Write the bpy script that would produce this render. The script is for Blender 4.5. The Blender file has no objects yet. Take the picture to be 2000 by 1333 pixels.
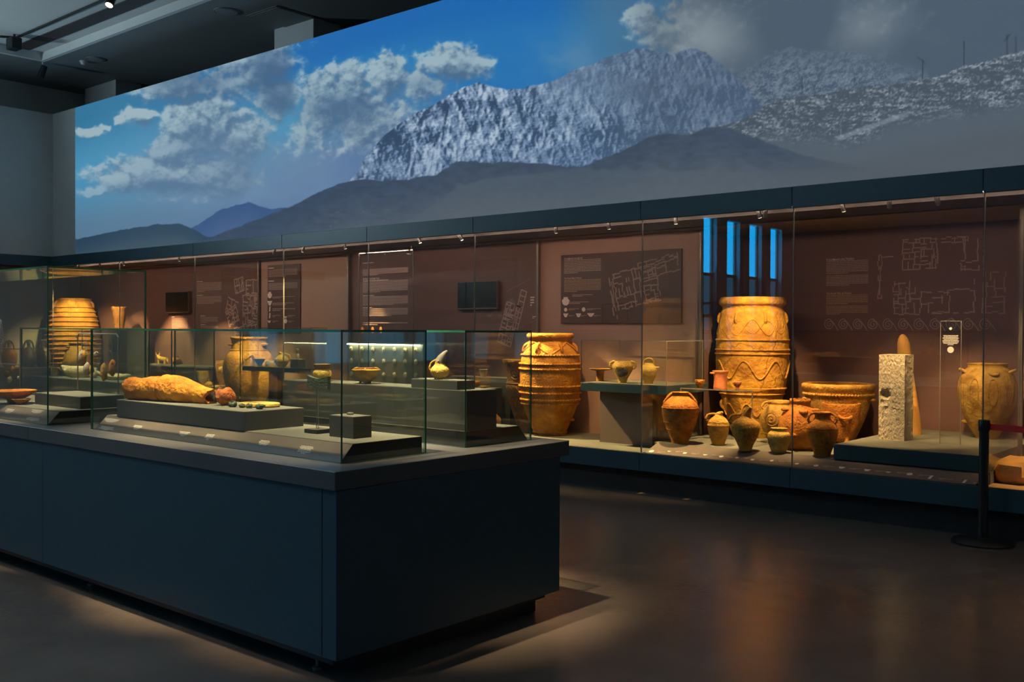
import bpy, math, random
import numpy as np
from mathutils import Vector
random.seed(7)
S = bpy.context.scene
COL = S.collection
# ------------------------------------------------------------------ camera
FPX = 1956.2
YAW, PIT, ROL = 0.70590454, -0.0121411, 0.00421577
EYE = np.array([0.0, 0.0, 1.65])
_f = np.array([-math.sin(YAW)*math.cos(PIT), math.cos(YAW)*math.cos(PIT), math.sin(PIT)])
_r0 = np.array([math.cos(YAW), math.sin(YAW), 0.0]); _u0 = np.cross(_r0, _f)
_r = _r0*math.cos(ROL)+_u0*math.sin(ROL); _u = -_r0*math.sin(ROL)+_u0*math.cos(ROL)
cam_d = bpy.data.cameras.new('camera'); cam = bpy.data.objects.new('camera', cam_d); COL.objects.link(cam)
cam_d.sensor_width = 36.0; cam_d.lens = FPX*36.0/2000.0; cam_d.clip_start = 0.05; cam_d.clip_end = 200
from mathutils import Matrix
cam.matrix_world = Matrix(((_r[0], _u[0], -_f[0], EYE[0]), (_r[1], _u[1], -_f[1], EYE[1]), (_r[2], _u[2], -_f[2], EYE[2]), (0, 0, 0, 1)))
S.camera = cam
# ------------------------------------------------------------------ world and exposure
wd = bpy.data.worlds.new('world'); S.world = wd; wd.use_nodes = True
wd.node_tree.nodes['Background'].inputs[0].default_value = (0.05, 0.12, 0.2, 1)
wd.node_tree.nodes['Background'].inputs[1].default_value = 0.05
S.view_settings.view_transform = 'Standard'
try: S.view_settings.look = 'None'
except Exception: pass
S.view_settings.exposure = 0.0; S.view_settings.gamma = 1.0; S.view_settings.use_curve_mapping = False
S.cycles.transparent_max_bounces = 48
S.cycles.max_bounces = 8; S.cycles.glossy_bounces = 5; S.cycles.diffuse_bounces = 4
S.cycles.caustics_reflective = False; S.cycles.caustics_refractive = False
S.cycles.sample_clamp_indirect = 4.0
# light levels used by the lamp builders further down
WIN_SKY = (0.03, 3.6, 8.4); WIN_LOW = (0.03, 0.42, 0.75)
WARM = (1.0, 0.60, 0.24)
E_CASE = 250.0; E_VIT = 2100.0; E_ROOM = 85.0; E_UP = 1450.0
# ------------------------------------------------------------------ helpers: places
def ray(x, y): return _f+_r*(x-1000)/FPX+_u*(666.5-y)/FPX
def PZ(x, y, z): d = ray(x, y); return EYE+d*((z-EYE[2])/d[2])
def PY(x, y, Y): d = ray(x, y); return EYE+d*(Y/d[1])
def PX(x, y, X): d = ray(x, y); return EYE+d*(X/d[0])
def PP(x, y, p0, n):
    d = ray(x, y); n = np.array(n, float); return EYE+d*((np.array(p0)-EYE)@n/(d@n))
def SC(p): return FPX/((np.array(p)-EYE)@_f)          # pixels per metre at p
# ------------------------------------------------------------------ helpers: materials
MATS = {}
def srgb(r, g, b):
    f = lambda c: (c/255/12.92) if c/255 <= 0.04045 else ((c/255+0.055)/1.055)**2.4
    return (f(r), f(g), f(b))
def pmat(name, col, rough=0.5, metal=0.0, col2=None, scale=6.0, bump=0.0, bscale=40.0, detail=5.0, spec=0.5, cracks=0.0, coat=0.0, stretch=(1, 1, 1), rvar=0.0):
    if name in MATS: return MATS[name]
    m = bpy.data.materials.new(name); m.use_nodes = True; N = m.node_tree.nodes; L = m.node_tree.links
    b = N['Principled BSDF']; b.inputs['Roughness'].default_value = rough; b.inputs['Metallic'].default_value = metal
    b.inputs['Specular IOR Level'].default_value = spec; b.inputs['Coat Weight'].default_value = coat
    b.inputs['Base Color'].default_value = (*col, 1)
    tc = N.new('ShaderNodeTexCoord'); mp = N.new('ShaderNodeMapping'); mp.inputs['Scale'].default_value = stretch
    L.new(tc.outputs['Object'], mp.inputs['Vector'])
    if col2 is not None:
        no = N.new('ShaderNodeTexNoise'); no.inputs['Scale'].default_value = scale; no.inputs['Detail'].default_value = detail; no.inputs['Roughness'].default_value = 0.6
        L.new(mp.outputs[0], no.inputs['Vector'])
        cr = N.new('ShaderNodeValToRGB'); cr.color_ramp.elements[0].position = 0.35; cr.color_ramp.elements[1].position = 0.68
        cr.color_ramp.elements[0].color = (*col, 1); cr.color_ramp.elements[1].color = (*col2, 1)
        L.new(no.outputs['Fac'], cr.inputs[0]); out = cr.outputs[0]
        if cracks:
            vo = N.new('ShaderNodeTexVoronoi'); vo.feature = 'DISTANCE_TO_EDGE'; vo.inputs['Scale'].default_value = cracks
            n3 = N.new('ShaderNodeTexNoise'); n3.inputs['Scale'].default_value = 3.0
            mx = N.new('ShaderNodeMix'); mx.data_type = 'VECTOR'; mx.inputs[0].default_value = 0.25
            L.new(mp.outputs[0], mx.inputs[4]); L.new(n3.outputs['Color'], mx.inputs[5]); L.new(mp.outputs[0], n3.inputs['Vector']); L.new(mx.outputs[1], vo.inputs['Vector'])
            r2 = N.new('ShaderNodeValToRGB'); r2.color_ramp.elements[0].position = 0.0; r2.color_ramp.elements[0].color = (0.4, 0.36, 0.33, 1); r2.color_ramp.elements[1].position = 0.009; r2.color_ramp.elements[1].color = (1, 1, 1, 1)
            L.new(vo.outputs['Distance'], r2.inputs[0])
            mu = N.new('ShaderNodeMix'); mu.data_type = 'RGBA'; mu.blend_type = 'MULTIPLY'; mu.inputs[0].default_value = 1.0
            L.new(out, mu.inputs[6]); L.new(r2.outputs[0], mu.inputs[7]); out = mu.outputs[2]
        L.new(out, b.inputs['Base Color'])
        if rvar:
            mr = N.new('ShaderNodeMapRange'); mr.inputs['To Min'].default_value = max(0.02, rough-rvar); mr.inputs['To Max'].default_value = rough+rvar
            L.new(no.outputs['Fac'], mr.inputs['Value']); L.new(mr.outputs[0], b.inputs['Roughness'])
    if bump:
        n2 = N.new('ShaderNodeTexNoise'); n2.inputs['Scale'].default_value = bscale; n2.inputs['Detail'].default_value = 6.0
        L.new(mp.outputs[0], n2.inputs['Vector']); bp = N.new('ShaderNodeBump'); bp.inputs['Strength'].default_value = bump; bp.inputs['Distance'].default_value = 0.02
        L.new(n2.outputs['Fac'], bp.inputs['Height']); L.new(bp.outputs[0], b.inputs['Normal'])
    MATS[name] = m; return m
def emat(name, col, strength=1.0):
    if name in MATS: return MATS[name]
    m = bpy.data.materials.new(name); m.use_nodes = True; b = m.node_tree.nodes['Principled BSDF']
    b.inputs['Base Color'].default_value = (0.02, 0.02, 0.02, 1); b.inputs['Emission Color'].default_value = (*col, 1); b.inputs['Emission Strength'].default_value = strength
    MATS[name] = m; return m
def gmat(name, tint, f0=0.045):
    m = bpy.data.materials.new(name); m.use_nodes = True; N = m.node_tree.nodes; L = m.node_tree.links
    N.remove(N['Principled BSDF']); o = N['Material Output']
    lw = N.new('ShaderNodeLayerWeight'); lw.inputs['Blend'].default_value = 0.5
    p5 = N.new('ShaderNodeMath'); p5.operation = 'POWER'; p5.inputs[1].default_value = 5.0; L.new(lw.outputs['Facing'], p5.inputs[0])
    ma = N.new('ShaderNodeMath'); ma.operation = 'MULTIPLY_ADD'; ma.inputs[1].default_value = 1-f0; ma.inputs[2].default_value = f0; L.new(p5.outputs[0], ma.inputs[0])
    t = N.new('ShaderNodeBsdfTransparent'); t.inputs[0].default_value = (*tint, 1)
    g = N.new('ShaderNodeBsdfGlossy'); g.inputs['Roughness'].default_value = 0.0; g.inputs[0].default_value = (1, 1, 1, 1)
    mx = N.new('ShaderNodeMixShader'); L.new(ma.outputs[0], mx.inputs[0]); L.new(t.outputs[0], mx.inputs[1]); L.new(g.outputs[0], mx.inputs[2]); L.new(mx.outputs[0], o.inputs[0])
    MATS[name] = m; return m
GLASS = gmat('glass_clear', (0.955, 0.985, 0.972)); ACRY = gmat('acrylic_clear', (0.97, 0.97, 0.965), 0.04)
EDGE = pmat('glass_edge_green', (0.02, 0.14, 0.085), 0.15, spec=0.8, col2=(0.03, 0.2, 0.1), scale=3.0)
EDGEA = pmat('acrylic_edge', (0.2, 0.19, 0.16), 0.2, spec=0.8, col2=(0.25, 0.24, 0.21), scale=3.0)
# ------------------------------------------------------------------ helpers: meshes
class MB:
    def __init__(s): s.v = []; s.f = []; s.mi = []
    def add(s, vs, fs, mi=0):
        o = len(s.v); s.v += [tuple(map(float, q)) for q in vs]; s.f += [tuple(i+o for i in q) for q in fs]; s.mi += [mi]*len(fs); return s
    def box(s, x0, x1, y0, y1, z0, z1, mi=0):
        v = [(x, y, z) for z in (z0, z1) for y in (y0, y1) for x in (x0, x1)]
        return s.add(v, [(0, 2, 3, 1), (4, 5, 7, 6), (0, 1, 5, 4), (2, 6, 7, 3), (0, 4, 6, 2), (1, 3, 7, 5)], mi)
    def bbox(s, x0, x1, y0, y1, z0, z1, b=0.004):      # box with chamfered edges
        xs, ys, zs = (x0, x1), (y0, y1), (z0, z1); v = []; idx = {}
        for i in (0, 1):
            for j in (0, 1):
                for k in (0, 1):
                    for a in range(3):
                        p = [xs[i], ys[j], zs[k]]; sg = (1-2*i, 1-2*j, 1-2*k)
                        for q in range(3):
                            if q != a: p[q] += sg[q]*b
                        idx[(i, j, k, a)] = len(v); v.append(p)
        fs = []
        def ori(f):
            q = [np.array(v[i]) for i in f]; n = np.cross(q[1]-q[0], q[2]-q[1]); c = sum(q)/len(q)-np.array([(x0+x1)/2, (y0+y1)/2, (z0+z1)/2])
            fs.append(tuple(f) if n@c > 0 else tuple(reversed(f)))
        R = ((0, 0), (0, 1), (1, 1), (1, 0))
        for i in (0, 1):
            ori([idx[(i, a, b_, 0)] for a, b_ in R]); ori([idx[(a, i, b_, 1)] for a, b_ in R]); ori([idx[(a, b_, i, 2)] for a, b_ in R])
        for a in (0, 1):
            for b_ in (0, 1):
                ori([idx[(a, b_, 0, 0)], idx[(a, b_, 1, 0)], idx[(a, b_, 1, 1)], idx[(a, b_, 0, 1)]])
                ori([idx[(a, 0, b_, 0)], idx[(a, 1, b_, 0)], idx[(a, 1, b_, 2)], idx[(a, 0, b_, 2)]])
                ori([idx[(0, a, b_, 1)], idx[(1, a, b_, 1)], idx[(1, a, b_, 2)], idx[(0, a, b_, 2)]])
                for k in (0, 1): ori([idx[(a, b_, k, 0)], idx[(a, b_, k, 1)], idx[(a, b_, k, 2)]])
        return s.add(v, fs)
    def prism(s, poly, axis, a, b, mi=0):               # poly in the two other axes (cyclic order), extruded along axis
        n = len(poly); v = []
        for t in (a, b):
            for p, q in poly: v.append({'x': (t, p, q), 'y': (p, t, q), 'z': (p, q, t)}[axis])
        return s.add(v, [tuple(range(n))[::-1], tuple(range(n, 2*n))]+[(i, (i+1) % n, n+(i+1) % n, n+i) for i in range(n)], mi)
    def lathe(s, prof, c=(0, 0, 0), seg=32, wob=0.0, mi=0, ph=0.0):
        v = []; f = []; n = len(prof)
        for i, (r, z) in enumerate(prof):
            for k in range(seg):
                a = 2*math.pi*k/seg; rr = r*(1+wob*(math.sin(2*a+1+ph+z*3)+0.6*math.sin(3*a+2.3*ph+z*7)))
                v.append((c[0]+rr*math.cos(a), c[1]+rr*math.sin(a), c[2]+z))
        for i in range(n-1):
            for k in range(seg): k2 = (k+1) % seg; f.append((i*seg+k, i*seg+k2, (i+1)*seg+k2, (i+1)*seg+k))
        f.append(tuple(range(seg))[::-1]); f.append(tuple((n-1)*seg+k for k in range(seg)))
        return s.add(v, f, mi)
    def tube(s, pts, r, seg=8, closed=False, mi=0):
        P = [np.array(p, float) for p in pts]; n = len(P); R = r if hasattr(r, '__len__') else [r]*n
        v = []; f = []; prev = None
        for i in range(n):
            a = P[(i-1) % n] if (closed or i > 0) else P[i]; b = P[(i+1) % n] if (closed or i < n-1) else P[i]
            t = b-a; t = t/(np.linalg.norm(t)+1e-12)
            if prev is None:
                up = np.array([0, 0, 1.]) if abs(t[2]) < 0.9 else np.array([1., 0, 0]); e1 = np.cross(up, t)
            else: e1 = prev-t*(prev@t)
            e1 = e1/(np.linalg.norm(e1)+1e-12); e2 = np.cross(t, e1); prev = e1
            for k in range(seg): q = 2*math.pi*k/seg; v.append(P[i]+R[i]*(math.cos(q)*e1+math.sin(q)*e2))
        for i in range(n if closed else n-1):
            j = (i+1) % n
            for k in range(seg): k2 = (k+1) % seg; f.append((i*seg+k, i*seg+k2, j*seg+k2, j*seg+k))
        if not closed: f.append(tuple(range(seg))[::-1]); f.append(tuple((n-1)*seg+k for k in range(seg)))
        return s.add(v, f, mi)
    def blob(s, c, rx, ry, rz, seg=14, rings=9, lump=0.0, seed=0, mi=0, flat=0.0):
        rs = random.Random(seed); k3 = [(rs.uniform(1, 3.5), rs.uniform(0, 6), rs.uniform(1, 3.5), rs.uniform(0, 6)) for _ in range(4)]
        v = []; f = []
        for i in range(rings+1):
            th = math.pi*i/rings
            for k in range(seg):
                a = 2*math.pi*k/seg; d = np.array([math.sin(th)*math.cos(a), math.sin(th)*math.sin(a), math.cos(th)])
                w = 1+lump*sum(math.sin(p*d[0]*2+q)*math.sin(r_*d[1]*2+d[2]*2+t) for p, q, r_, t in k3)/2
                z = d[2]*rz*w
                if flat: z = max(z, -rz*flat)
                v.append((c[0]+d[0]*rx*w, c[1]+d[1]*ry*w, c[2]+z))
        for i in range(rings):
            for k in range(seg): k2 = (k+1) % seg; f.append((i*seg+k, (i+1)*seg+k, (i+1)*seg+k2, i*seg+k2))
        return s.add(v, f, mi)
def mesh_of(mb, off=(0, 0, 0), smooth=False):
    me = bpy.data.meshes.new('m'); o = np.array(off, float)
    me.from_pydata([tuple(np.array(q)-o) for q in mb.v], [], mb.f)
    me.validate(); me.polygons.foreach_set('material_index', (mb.mi+[0]*len(me.polygons))[:len(me.polygons)])
    if smooth:
        me.polygons.foreach_set('use_smooth', [True]*len(me.polygons))
        try: me.set_sharp_from_angle(angle=math.radians(42))
        except Exception: pass
    me.update(); return me
def put(name, mb, mat, parent=None, smooth=False, label=None):
    """one mesh object; vertices are given in world space, stored relative to the thing's base"""
    off = (0, 0, 0)
    if parent is not None: off = ROOT.get(parent.name, (0, 0, 0))
    me = mesh_of(mb, off, smooth) if isinstance(mb, MB) else mb
    o = bpy.data.objects.new(name, me); COL.objects.link(o)
    for m in (mat if isinstance(mat, (list, tuple)) else [mat]): me.materials.append(m)
    if parent is not None: o.parent = parent; ROOT[o.name] = off
    if label: o['label'] = label
    return o
ROOT = {}
def tag(o, label, cat=None, group=None, kind=None):
    o['label'] = label
    if cat: o['category'] = cat
    if group: o['group'] = group
    if kind: o['kind'] = kind
    return o
def thing(name, loc, label, cat, group=None):
    o = bpy.data.objects.new(name, None); COL.objects.link(o); o.location = tuple(map(float, loc)); o.empty_display_size = 0.05
    ROOT[o.name] = tuple(map(float, loc)); return tag(o, label, cat, group)
def solo(name, mb, mat, loc, label, cat, group=None, smooth=False):   # a thing that is one mesh, origin at its base
    me = mesh_of(mb, loc, smooth); o = bpy.data.objects.new(name, me); COL.objects.link(o); o.location = tuple(map(float, loc))
    for m in (mat if isinstance(mat, (list, tuple)) else [mat]): me.materials.append(m)
    return tag(o, label, cat, group)
def struct(name, mb, mat, smooth=False):
    o = put(name, mb, mat, None, smooth); o['kind'] = 'structure'; ROOT[o.name] = (0, 0, 0); return o
# ================================================================== the room
M_floor = pmat('floor_concrete', (0.105, 0.088, 0.076), 0.24, col2=(0.15, 0.128, 0.112), scale=0.9, bump=0.035, bscale=55, detail=8, rvar=0.05)
M_wall = pmat('wall_paint_grey', (0.55, 0.56, 0.55), 0.8, col2=(0.6, 0.6, 0.59), scale=2.0, bump=0.05, bscale=120)
M_dark = pmat('dark_ceiling_paint', (0.21, 0.22, 0.22), 0.8, col2=(0.235, 0.245, 0.245), scale=1.5)
M_tray = pmat('tray_ceiling_paint', (0.66, 0.66, 0.64), 0.8, col2=(0.7, 0.7, 0.68), scale=1.5)
M_slot = pmat('slot_brown', (0.055, 0.038, 0.034), 0.6, col2=(0.065, 0.045, 0.04), scale=4)
M_lam = pmat('laminate_slate', (0.024, 0.066, 0.09), 0.42, col2=(0.028, 0.075, 0.102), scale=30, bump=0.03, bscale=400)
M_lamd = pmat('laminate_black', (0.012, 0.013, 0.015), 0.5, col2=(0.016, 0.017, 0.019), scale=20)
M_deck = pmat('deck_taupe', (0.125, 0.13, 0.112), 0.7, col2=(0.15, 0.155, 0.132), scale=25, bump=0.04, bscale=300)
M_board = pmat('board_brown', (0.15, 0.075, 0.066), 0.62, col2=(0.165, 0.085, 0.075), scale=3, stretch=(0.3, 1, 6))
M_panel = pmat('panel_tan', (0.42, 0.26, 0.20), 0.6, col2=(0.45, 0.28, 0.22), scale=3)
M_inset = pmat('panel_dark_brown', (0.085, 0.048, 0.043), 0.55, col2=(0.095, 0.054, 0.048), scale=6)
M_alu = pmat('aluminium_bronze', (0.30, 0.25, 0.21), 0.4, metal=0.7, col2=(0.34, 0.28, 0.24), scale=12)
M_black = pmat('black_plastic', (0.008, 0.008, 0.009), 0.4, col2=(0.011, 0.011, 0.012), scale=20)
M_white = pmat('white_plastic', (0.6, 0.6, 0.58), 0.5, col2=(0.64, 0.64, 0.62), scale=20)
M_print = pmat('print_white', (0.85, 0.74, 0.68), 0.6, col2=(0.9, 0.79, 0.73), scale=60)
M_prind = pmat('print_tan', (0.8, 0.52, 0.3), 0.6, col2=(0.85, 0.56, 0.33), scale=60)
M_prinf = pmat('print_faint', (0.42, 0.29, 0.25), 0.6, col2=(0.46, 0.32, 0.28), scale=60)
YG = 8.45; ZC = 2.80
XL, XR, YR = -18.22, 4.0, -7.0; ZCE = 6.15; XW = -10.0; YJ = 2.2
struct('floor', MB().box(XL-2, XR, YR, 11.0, -0.1, 0.0), M_floor)
c1 = PZ(83, 119, ZCE)      # inner corner of the raised ceiling tray
struct('ceiling', MB().box(XL-2, c1[0], YR, 11.2, ZCE, ZCE+0.1).box(c1[0], XR, c1[1], 11.2, ZCE, ZCE+0.1), M_dark)
tr = struct('ceiling_tray', MB().box(c1[0]-0.02, XR, YR, c1[1]+0.02, ZCE+0.13, ZCE+0.4).box(c1[0]-0.05, c1[0]+0.02, YR, c1[1]-0.021, ZCE-0.004, ZCE+0.4).box(c1[0]-0.05, XR, c1[1]-0.02, c1[1]+0.05, ZCE-0.004, ZCE+0.4), M_tray)
put('light_slot', MB().box(c1[0]+0.05, XR, c1[1]-0.50, c1[1]-0.24, ZCE+0.118, ZCE+0.129), M_slot, tr, label='dark linear slot in the raised ceiling')
struct('wall_back', MB().box(XL, XR, YG+0.02, YG+0.22, 2.93, 5.52), M_wall)
struct('wall_left', MB().box(XL-0.2, XL, YJ, YG+0.22, 2.93, 5.52), M_wall)
XLB = -19.6
struct('wall_left_back', MB().box(XLB-0.1, XLB, YJ, 9.7, 0, 2.95), M_dark)
struct('wall_left_upper', MB().box(XL-1.0, XL-0.7, YJ, 11.2, 4.8, ZCE), M_wall)
struct('wall_jog', MB().box(XL-2, XW+0.2, YJ-0.3, YJ, 0, ZCE), M_wall)
struct('wall_right', MB().box(XR, XR+0.2, YR, 11.2, 0, ZCE+0.4), M_wall)
struct('wall_rear', MB().box(XW, XR, YR-0.2, YR, 0, ZCE+0.4), M_wall)
struct('wall_behind', MB().box(XL-1, XR, 11.0, 11.2, 0, ZCE), M_dark)
# white columns behind the projection wall
for k, (x0, x1, yt, yb) in enumerate([(536, 612, 62, 92), (166, 226, 176, 188)]):
    a = PY(x0, yb, 9.2); b = PY(x1, yb, 9.2)
    struct('wall_column', MB().box(a[0], b[0], 9.2, 9.7, 4.6, ZCE), M_wall)
# window wall to the left behind the camera, seen in the glass
wins = [(-0.66, -1.19), (-1.62, -2.17), (-2.60, -3.17), (-3.59, -4.15)]
mb = MB(); ys = [YJ]
mb.box(XW-0.2, XW, YR, YJ-0.3, 0, 1.2).box(XW-0.2, XW, YR, YJ-0.3, 3.9, ZCE+0.4)
e = YJ-0.3
for a, b in wins: mb.box(XW-0.2, XW, a, e, 1.2, 3.9); e = b
mb.box(XW-0.2, XW, YR, e, 1.2, 3.9)
struct('wall_window', mb, M_wall)
M_sky = emat('window_daylight', WIN_SKY); M_low = emat('window_dusk_low', WIN_LOW)
for k, (a, b) in enumerate(wins):
    w = struct('window_%d' % (k+1), MB().box(XW-0.16, XW-0.10, b, a, 2.74, 2.80).box(XW-0.16, XW-0.10, b, a, 1.9, 1.96).box(XW-0.16, XW-0.1, b, b+0.04, 1.2, 3.9).box(XW-0.16, XW-0.1, a-0.04, a, 1.2, 3.9), M_alu)
    put('pane', MB().box(XW-0.15, XW-0.14, b, a, 2.8, 3.9), M_sky, w); put('pane', MB().box(XW-0.15, XW-0.14, b, a, 1.2, 2.74), M_low, w)
# ------------------------------------------------------------------ the projected landscape (emissive wall colours stand in for projector light)
def _h(ix,iy,s):
    n=(ix.astype(np.int64)*374761393+iy.astype(np.int64)*668265263+s*1442695041)&0x7fffffff
    n=((n^(n>>13))*1274126177)&0x7fffffff
    n=(n^(n>>16))&0xffffff
    return n/float(0xffffff)
def vnoise(x,y,s=0):
    ix=np.floor(x);iy=np.floor(y);fx=x-ix;fy=y-iy
    fx=fx*fx*fx*(fx*(fx*6-15)+10);fy=fy*fy*fy*(fy*(fy*6-15)+10)
    a=_h(ix,iy,s);b=_h(ix+1,iy,s);c=_h(ix,iy+1,s);d=_h(ix+1,iy+1,s)
    return (a*(1-fx)+b*fx)*(1-fy)+(c*(1-fx)+d*fx)*fy
def fbm(x,y,o=5,s=0,g=.5):
    t=0;a=1;n=0
    for i in range(o):
        t=t+a*vnoise(x,y,s+i*17);n+=a;a*=g
        x,y=1.6*x+1.2*y+3.1,-1.2*x+1.6*y+7.7
    return t/n
def billow(x,y,o=5,s=0):
    t=0;a=1;n=0
    for i in range(o):
        t=t+a*np.abs(2*vnoise(x,y,s+i*17)-1);n+=a;a*=.55
        x,y=1.6*x+1.2*y+3.1,-1.2*x+1.6*y+7.7
    return 1-t/n
def ss(a,b,x):
    t=np.clip((x-a)/(b-a),0,1);return t*t*(3-2*t)
def mixc(a,b,t): return a*(1-t[...,None])+b*t[...,None]
def C_(r,g,b): return np.array([r,g,b],float)/255
def line(u,pts,amp=0,sc=20,s=0):
    p=np.array(pts,float); y=np.interp(u,p[:,0],p[:,1])
    if amp: y=y+amp*(fbm(u/sc,u*0+s,4,s)-.5)*2
    return y
CLOUD=[ # u,v,ru,rv,weight
(172,256,34,11,.9),(205,246,16,8,.7),(272,226,36,20,1),(233,231,16,12,.8),
(345,170,85,34,1.1),(300,185,40,16,.8),(500,125,85,70,1.25),(540,185,60,50,1.15),(455,165,50,50,.9),
(395,245,80,62,1.25),(350,300,62,50,1.1),(470,270,70,60,1.1),(430,215,40,40,1),
(330,345,125,36,1.3),(250,355,60,28,1.1),(420,350,90,45,1.15),(190,368,40,14,.8),
(640,215,62,75,1.15),(690,180,62,62,1.2),(755,155,50,46,1.15),(720,235,100,60,1.05),(645,140,20,22,.8),(600,270,60,50,.8),
(885,128,66,36,1.2),(830,165,50,40,1.0),(930,130,40,30,.9),
(1255,40,34,36,1.0),(1290,75,50,40,1.05),(1390,60,85,80,1.35),(1500,60,150,95,1.4),(1640,60,150,100,1.3),(1800,60,220,90,1.3),(2000,40,260,90,1.3),(1330,100,60,30,1.1),(2300,60,300,140,1.3)]
def art(u,v):
    # sky
    top=mixc(np.broadcast_to(C_(42,118,158),u.shape+(3,)),np.broadcast_to(C_(20,104,180),u.shape+(3,)),ss(150,700,u))
    top=mixc(top,np.broadcast_to(C_(64,112,150),u.shape+(3,)),ss(1050,1200,u))
    top=mixc(top,np.broadcast_to(C_(72,88,104),u.shape+(3,)),ss(1230,1500,u))
    low=mixc(np.broadcast_to(C_(88,124,152),u.shape+(3,)),np.broadcast_to(C_(78,112,160),u.shape+(3,)),ss(200,650,u))
    mid=np.broadcast_to(C_(64,150,192),u.shape+(3,))
    h=line(u,[(100,215),(850,0),(1000,-20),(2200,-60)]); b=line(u,[(100,480),(500,430),(700,300),(1000,170),(1400,120),(2200,100)])
    t=np.clip((v-h)/(b-h+1),0,1)
    c=mixc(top,mid,ss(.1,.5,t)*(1-ss(500,1000,u)*.75)*(1-ss(1100,1300,u)))
    c=mixc(c,low,ss(.5,.95,t)*(1-ss(700,950,u)))
    # big soft haze veil
    hz=np.exp(-((u-520)/300)**2-((v-350)/110)**2)*.62*fbm(u/130,v/90,4,9)*1.5
    c=mixc(c,np.broadcast_to(C_(120,146,178),c.shape),np.clip(hz,0,.75))
    # clouds
    def dens(u,v):
        wx=u+30*(fbm(u/55,v/55,5,41,.6)-.5); wy=v+30*(fbm(u/55,v/55,5,77,.6)-.5)
        d=0
        for (a,bb,ru,rv,w) in CLOUD:
            q=((wx-a)/ru)**2+((wy-bb)/rv)**2
            d=np.maximum(d,w*np.exp(-q*.8))
        return d+.55*(billow(u/38,v/34,6,5)-.62)+.34*(fbm(u/17,v/15,5,15,.62)-.5)
    ov=.5*ss(1300,1420,u)*ss(160,120,v)
    d=dens(u,v)+ov; d2=dens(u-7,v-12)+ov; d3=dens(u+5,v+30)+ov
    edge=ss(-.25,.35,d-d2)
    al=ss(.30,.55+.42*(1-edge),d)
    al=al*(1-.45*ss(330,420,v)*(u<640))
    light=np.clip(.50+1.05*(d-d2)-.30*(d-.7)-.25*ss(-.1,.6,d3-d)+.22*(fbm(u/7,v/6,4,19,.65)-.5),0,1)
    wc=mixc(np.broadcast_to(C_(80,110,142),c.shape),np.broadcast_to(C_(172,192,200),c.shape),ss(.12,.72,light))
    nz=fbm(u/24,v/20,4,68)
    dk=np.clip(np.where(u<564,1.,ss(584,566,u))*np.exp(-((u-540)/42)**2-((v-160)/58)**2)*1.25+np.exp(-((u-370)/80)**2-((v-158)/28)**2)*1.0+np.exp(-((u-665)/75)**2-((v-215)/38)**2)*.75+np.exp(-((u-395)/45)**2-((v-285)/24)**2)*.7+np.exp(-((u-340)/90)**2-((v-372)/16)**2)*.7+np.exp(-((u-480)/60)**2-((v-330)/40)**2)*.6+np.exp(-((u-860)/70)**2-((v-160)/16)**2)*.4,0,1)*np.clip(.55+.9*nz,0,1.1)
    wc=mixc(wc,np.broadcast_to(C_(70,98,132),c.shape),np.clip(dk*.9,0,.95))
    rg=mixc(np.broadcast_to(C_(78,93,110),c.shape),np.broadcast_to(C_(134,148,156),c.shape),np.clip(ss(.2,.95,light)*.5+.45*fbm(u/110,v/90,4,61)-.12+.85*np.exp(-((u-1385)/75)**2-((v-70)/58)**2)+.55*np.exp(-((u-1690)/70)**2-((v-50)/50)**2)-.45*np.exp(-((u-1560)/80)**2-((v-25)/60)**2)-.3*ss(1750,1900,u),0,1))
    wc=mixc(wc,rg,ss(1180,1330,u))
    c=mixc(c,wc,al*(.9+.1*ss(1200,1400,u)))
    veil=np.clip(np.exp(-((u-430)/210)**2-((v-330)/70)**2)*.55*(.4+fbm(u/60,v/40,4,64)),0,.6)
    c=mixc(c,np.broadcast_to(C_(104,136,166),c.shape),veil)
    wisp=np.clip(np.exp(-((u-1110)/110)**2-((v-120)/45)**2)*1.5*(fbm(u/70,v/40,5,66)-.28),0,.6)
    c=mixc(c,np.broadcast_to(C_(96,140,176),c.shape),wisp)
    # thin hard overlap edge of two projectors
    c=mixc(c,np.broadcast_to(C_(28,112,184),c.shape),ss(562,564,u)*(1-ss(566,600,u))*ss(215,170,v)*.0)
    e=(1-ss(560,575,u))*0
    # back right mountain, misty
    y=line(u,[(1380,190),(1430,150),(1480,118),(1520,95),(1545,88),(1580,98),(1650,98),(1690,104),(1740,118),(1800,138),(1860,160),(1900,200)],3,14,3)
    m=ss(0,3,v-y)*(u>1400)*(u<1880)
    tx=fbm(u/9+v/16,v/7,5,31)
    tx=.5*tx+.5*fbm(u/2.6,v/2.4,3,32); bc=mixc(np.broadcast_to(C_(70,86,106),c.shape),np.broadcast_to(C_(120,136,154),c.shape),ss(.33,.68,tx))
    mist=ss(0,55,v-y)
    c=mixc(c,bc,m*(.35+.5*mist))
    # snowy main massif
    y=line(u,[(640,380),(690,345),(705,318),(722,296),(745,268),(775,243),(800,224),(840,206),(872,186),(905,167),(935,160),(960,168),(990,174),(1020,171),(1055,163),(1075,158),(1100,146),(1130,130),(1150,128),(1180,112),(1215,101),(1248,91),(1275,97),(1310,104),(1350,92),(1375,99),(1400,118),(1430,146),(1460,178),(1490,214),(1520,250)],2.5,10,1)
    m=ss(-.5,2.5,v-y)*(u>640)*(u<1520)
    def H(u,v):
        yy=v-y
        return billow(u/30-yy/70+.5*fbm(u/50,v/50,3,8),v/110,3,21)*1.1+.55*billow(u/13+yy/60,v/30,3,25)+.30*fbm(u/5,v/6,4,26,.65)+.22*fbm(u/2.4,v/2.2,2,27)
    sh=H(u+2.2,v+1.2)-H(u-2.2,v-1.2)
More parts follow.
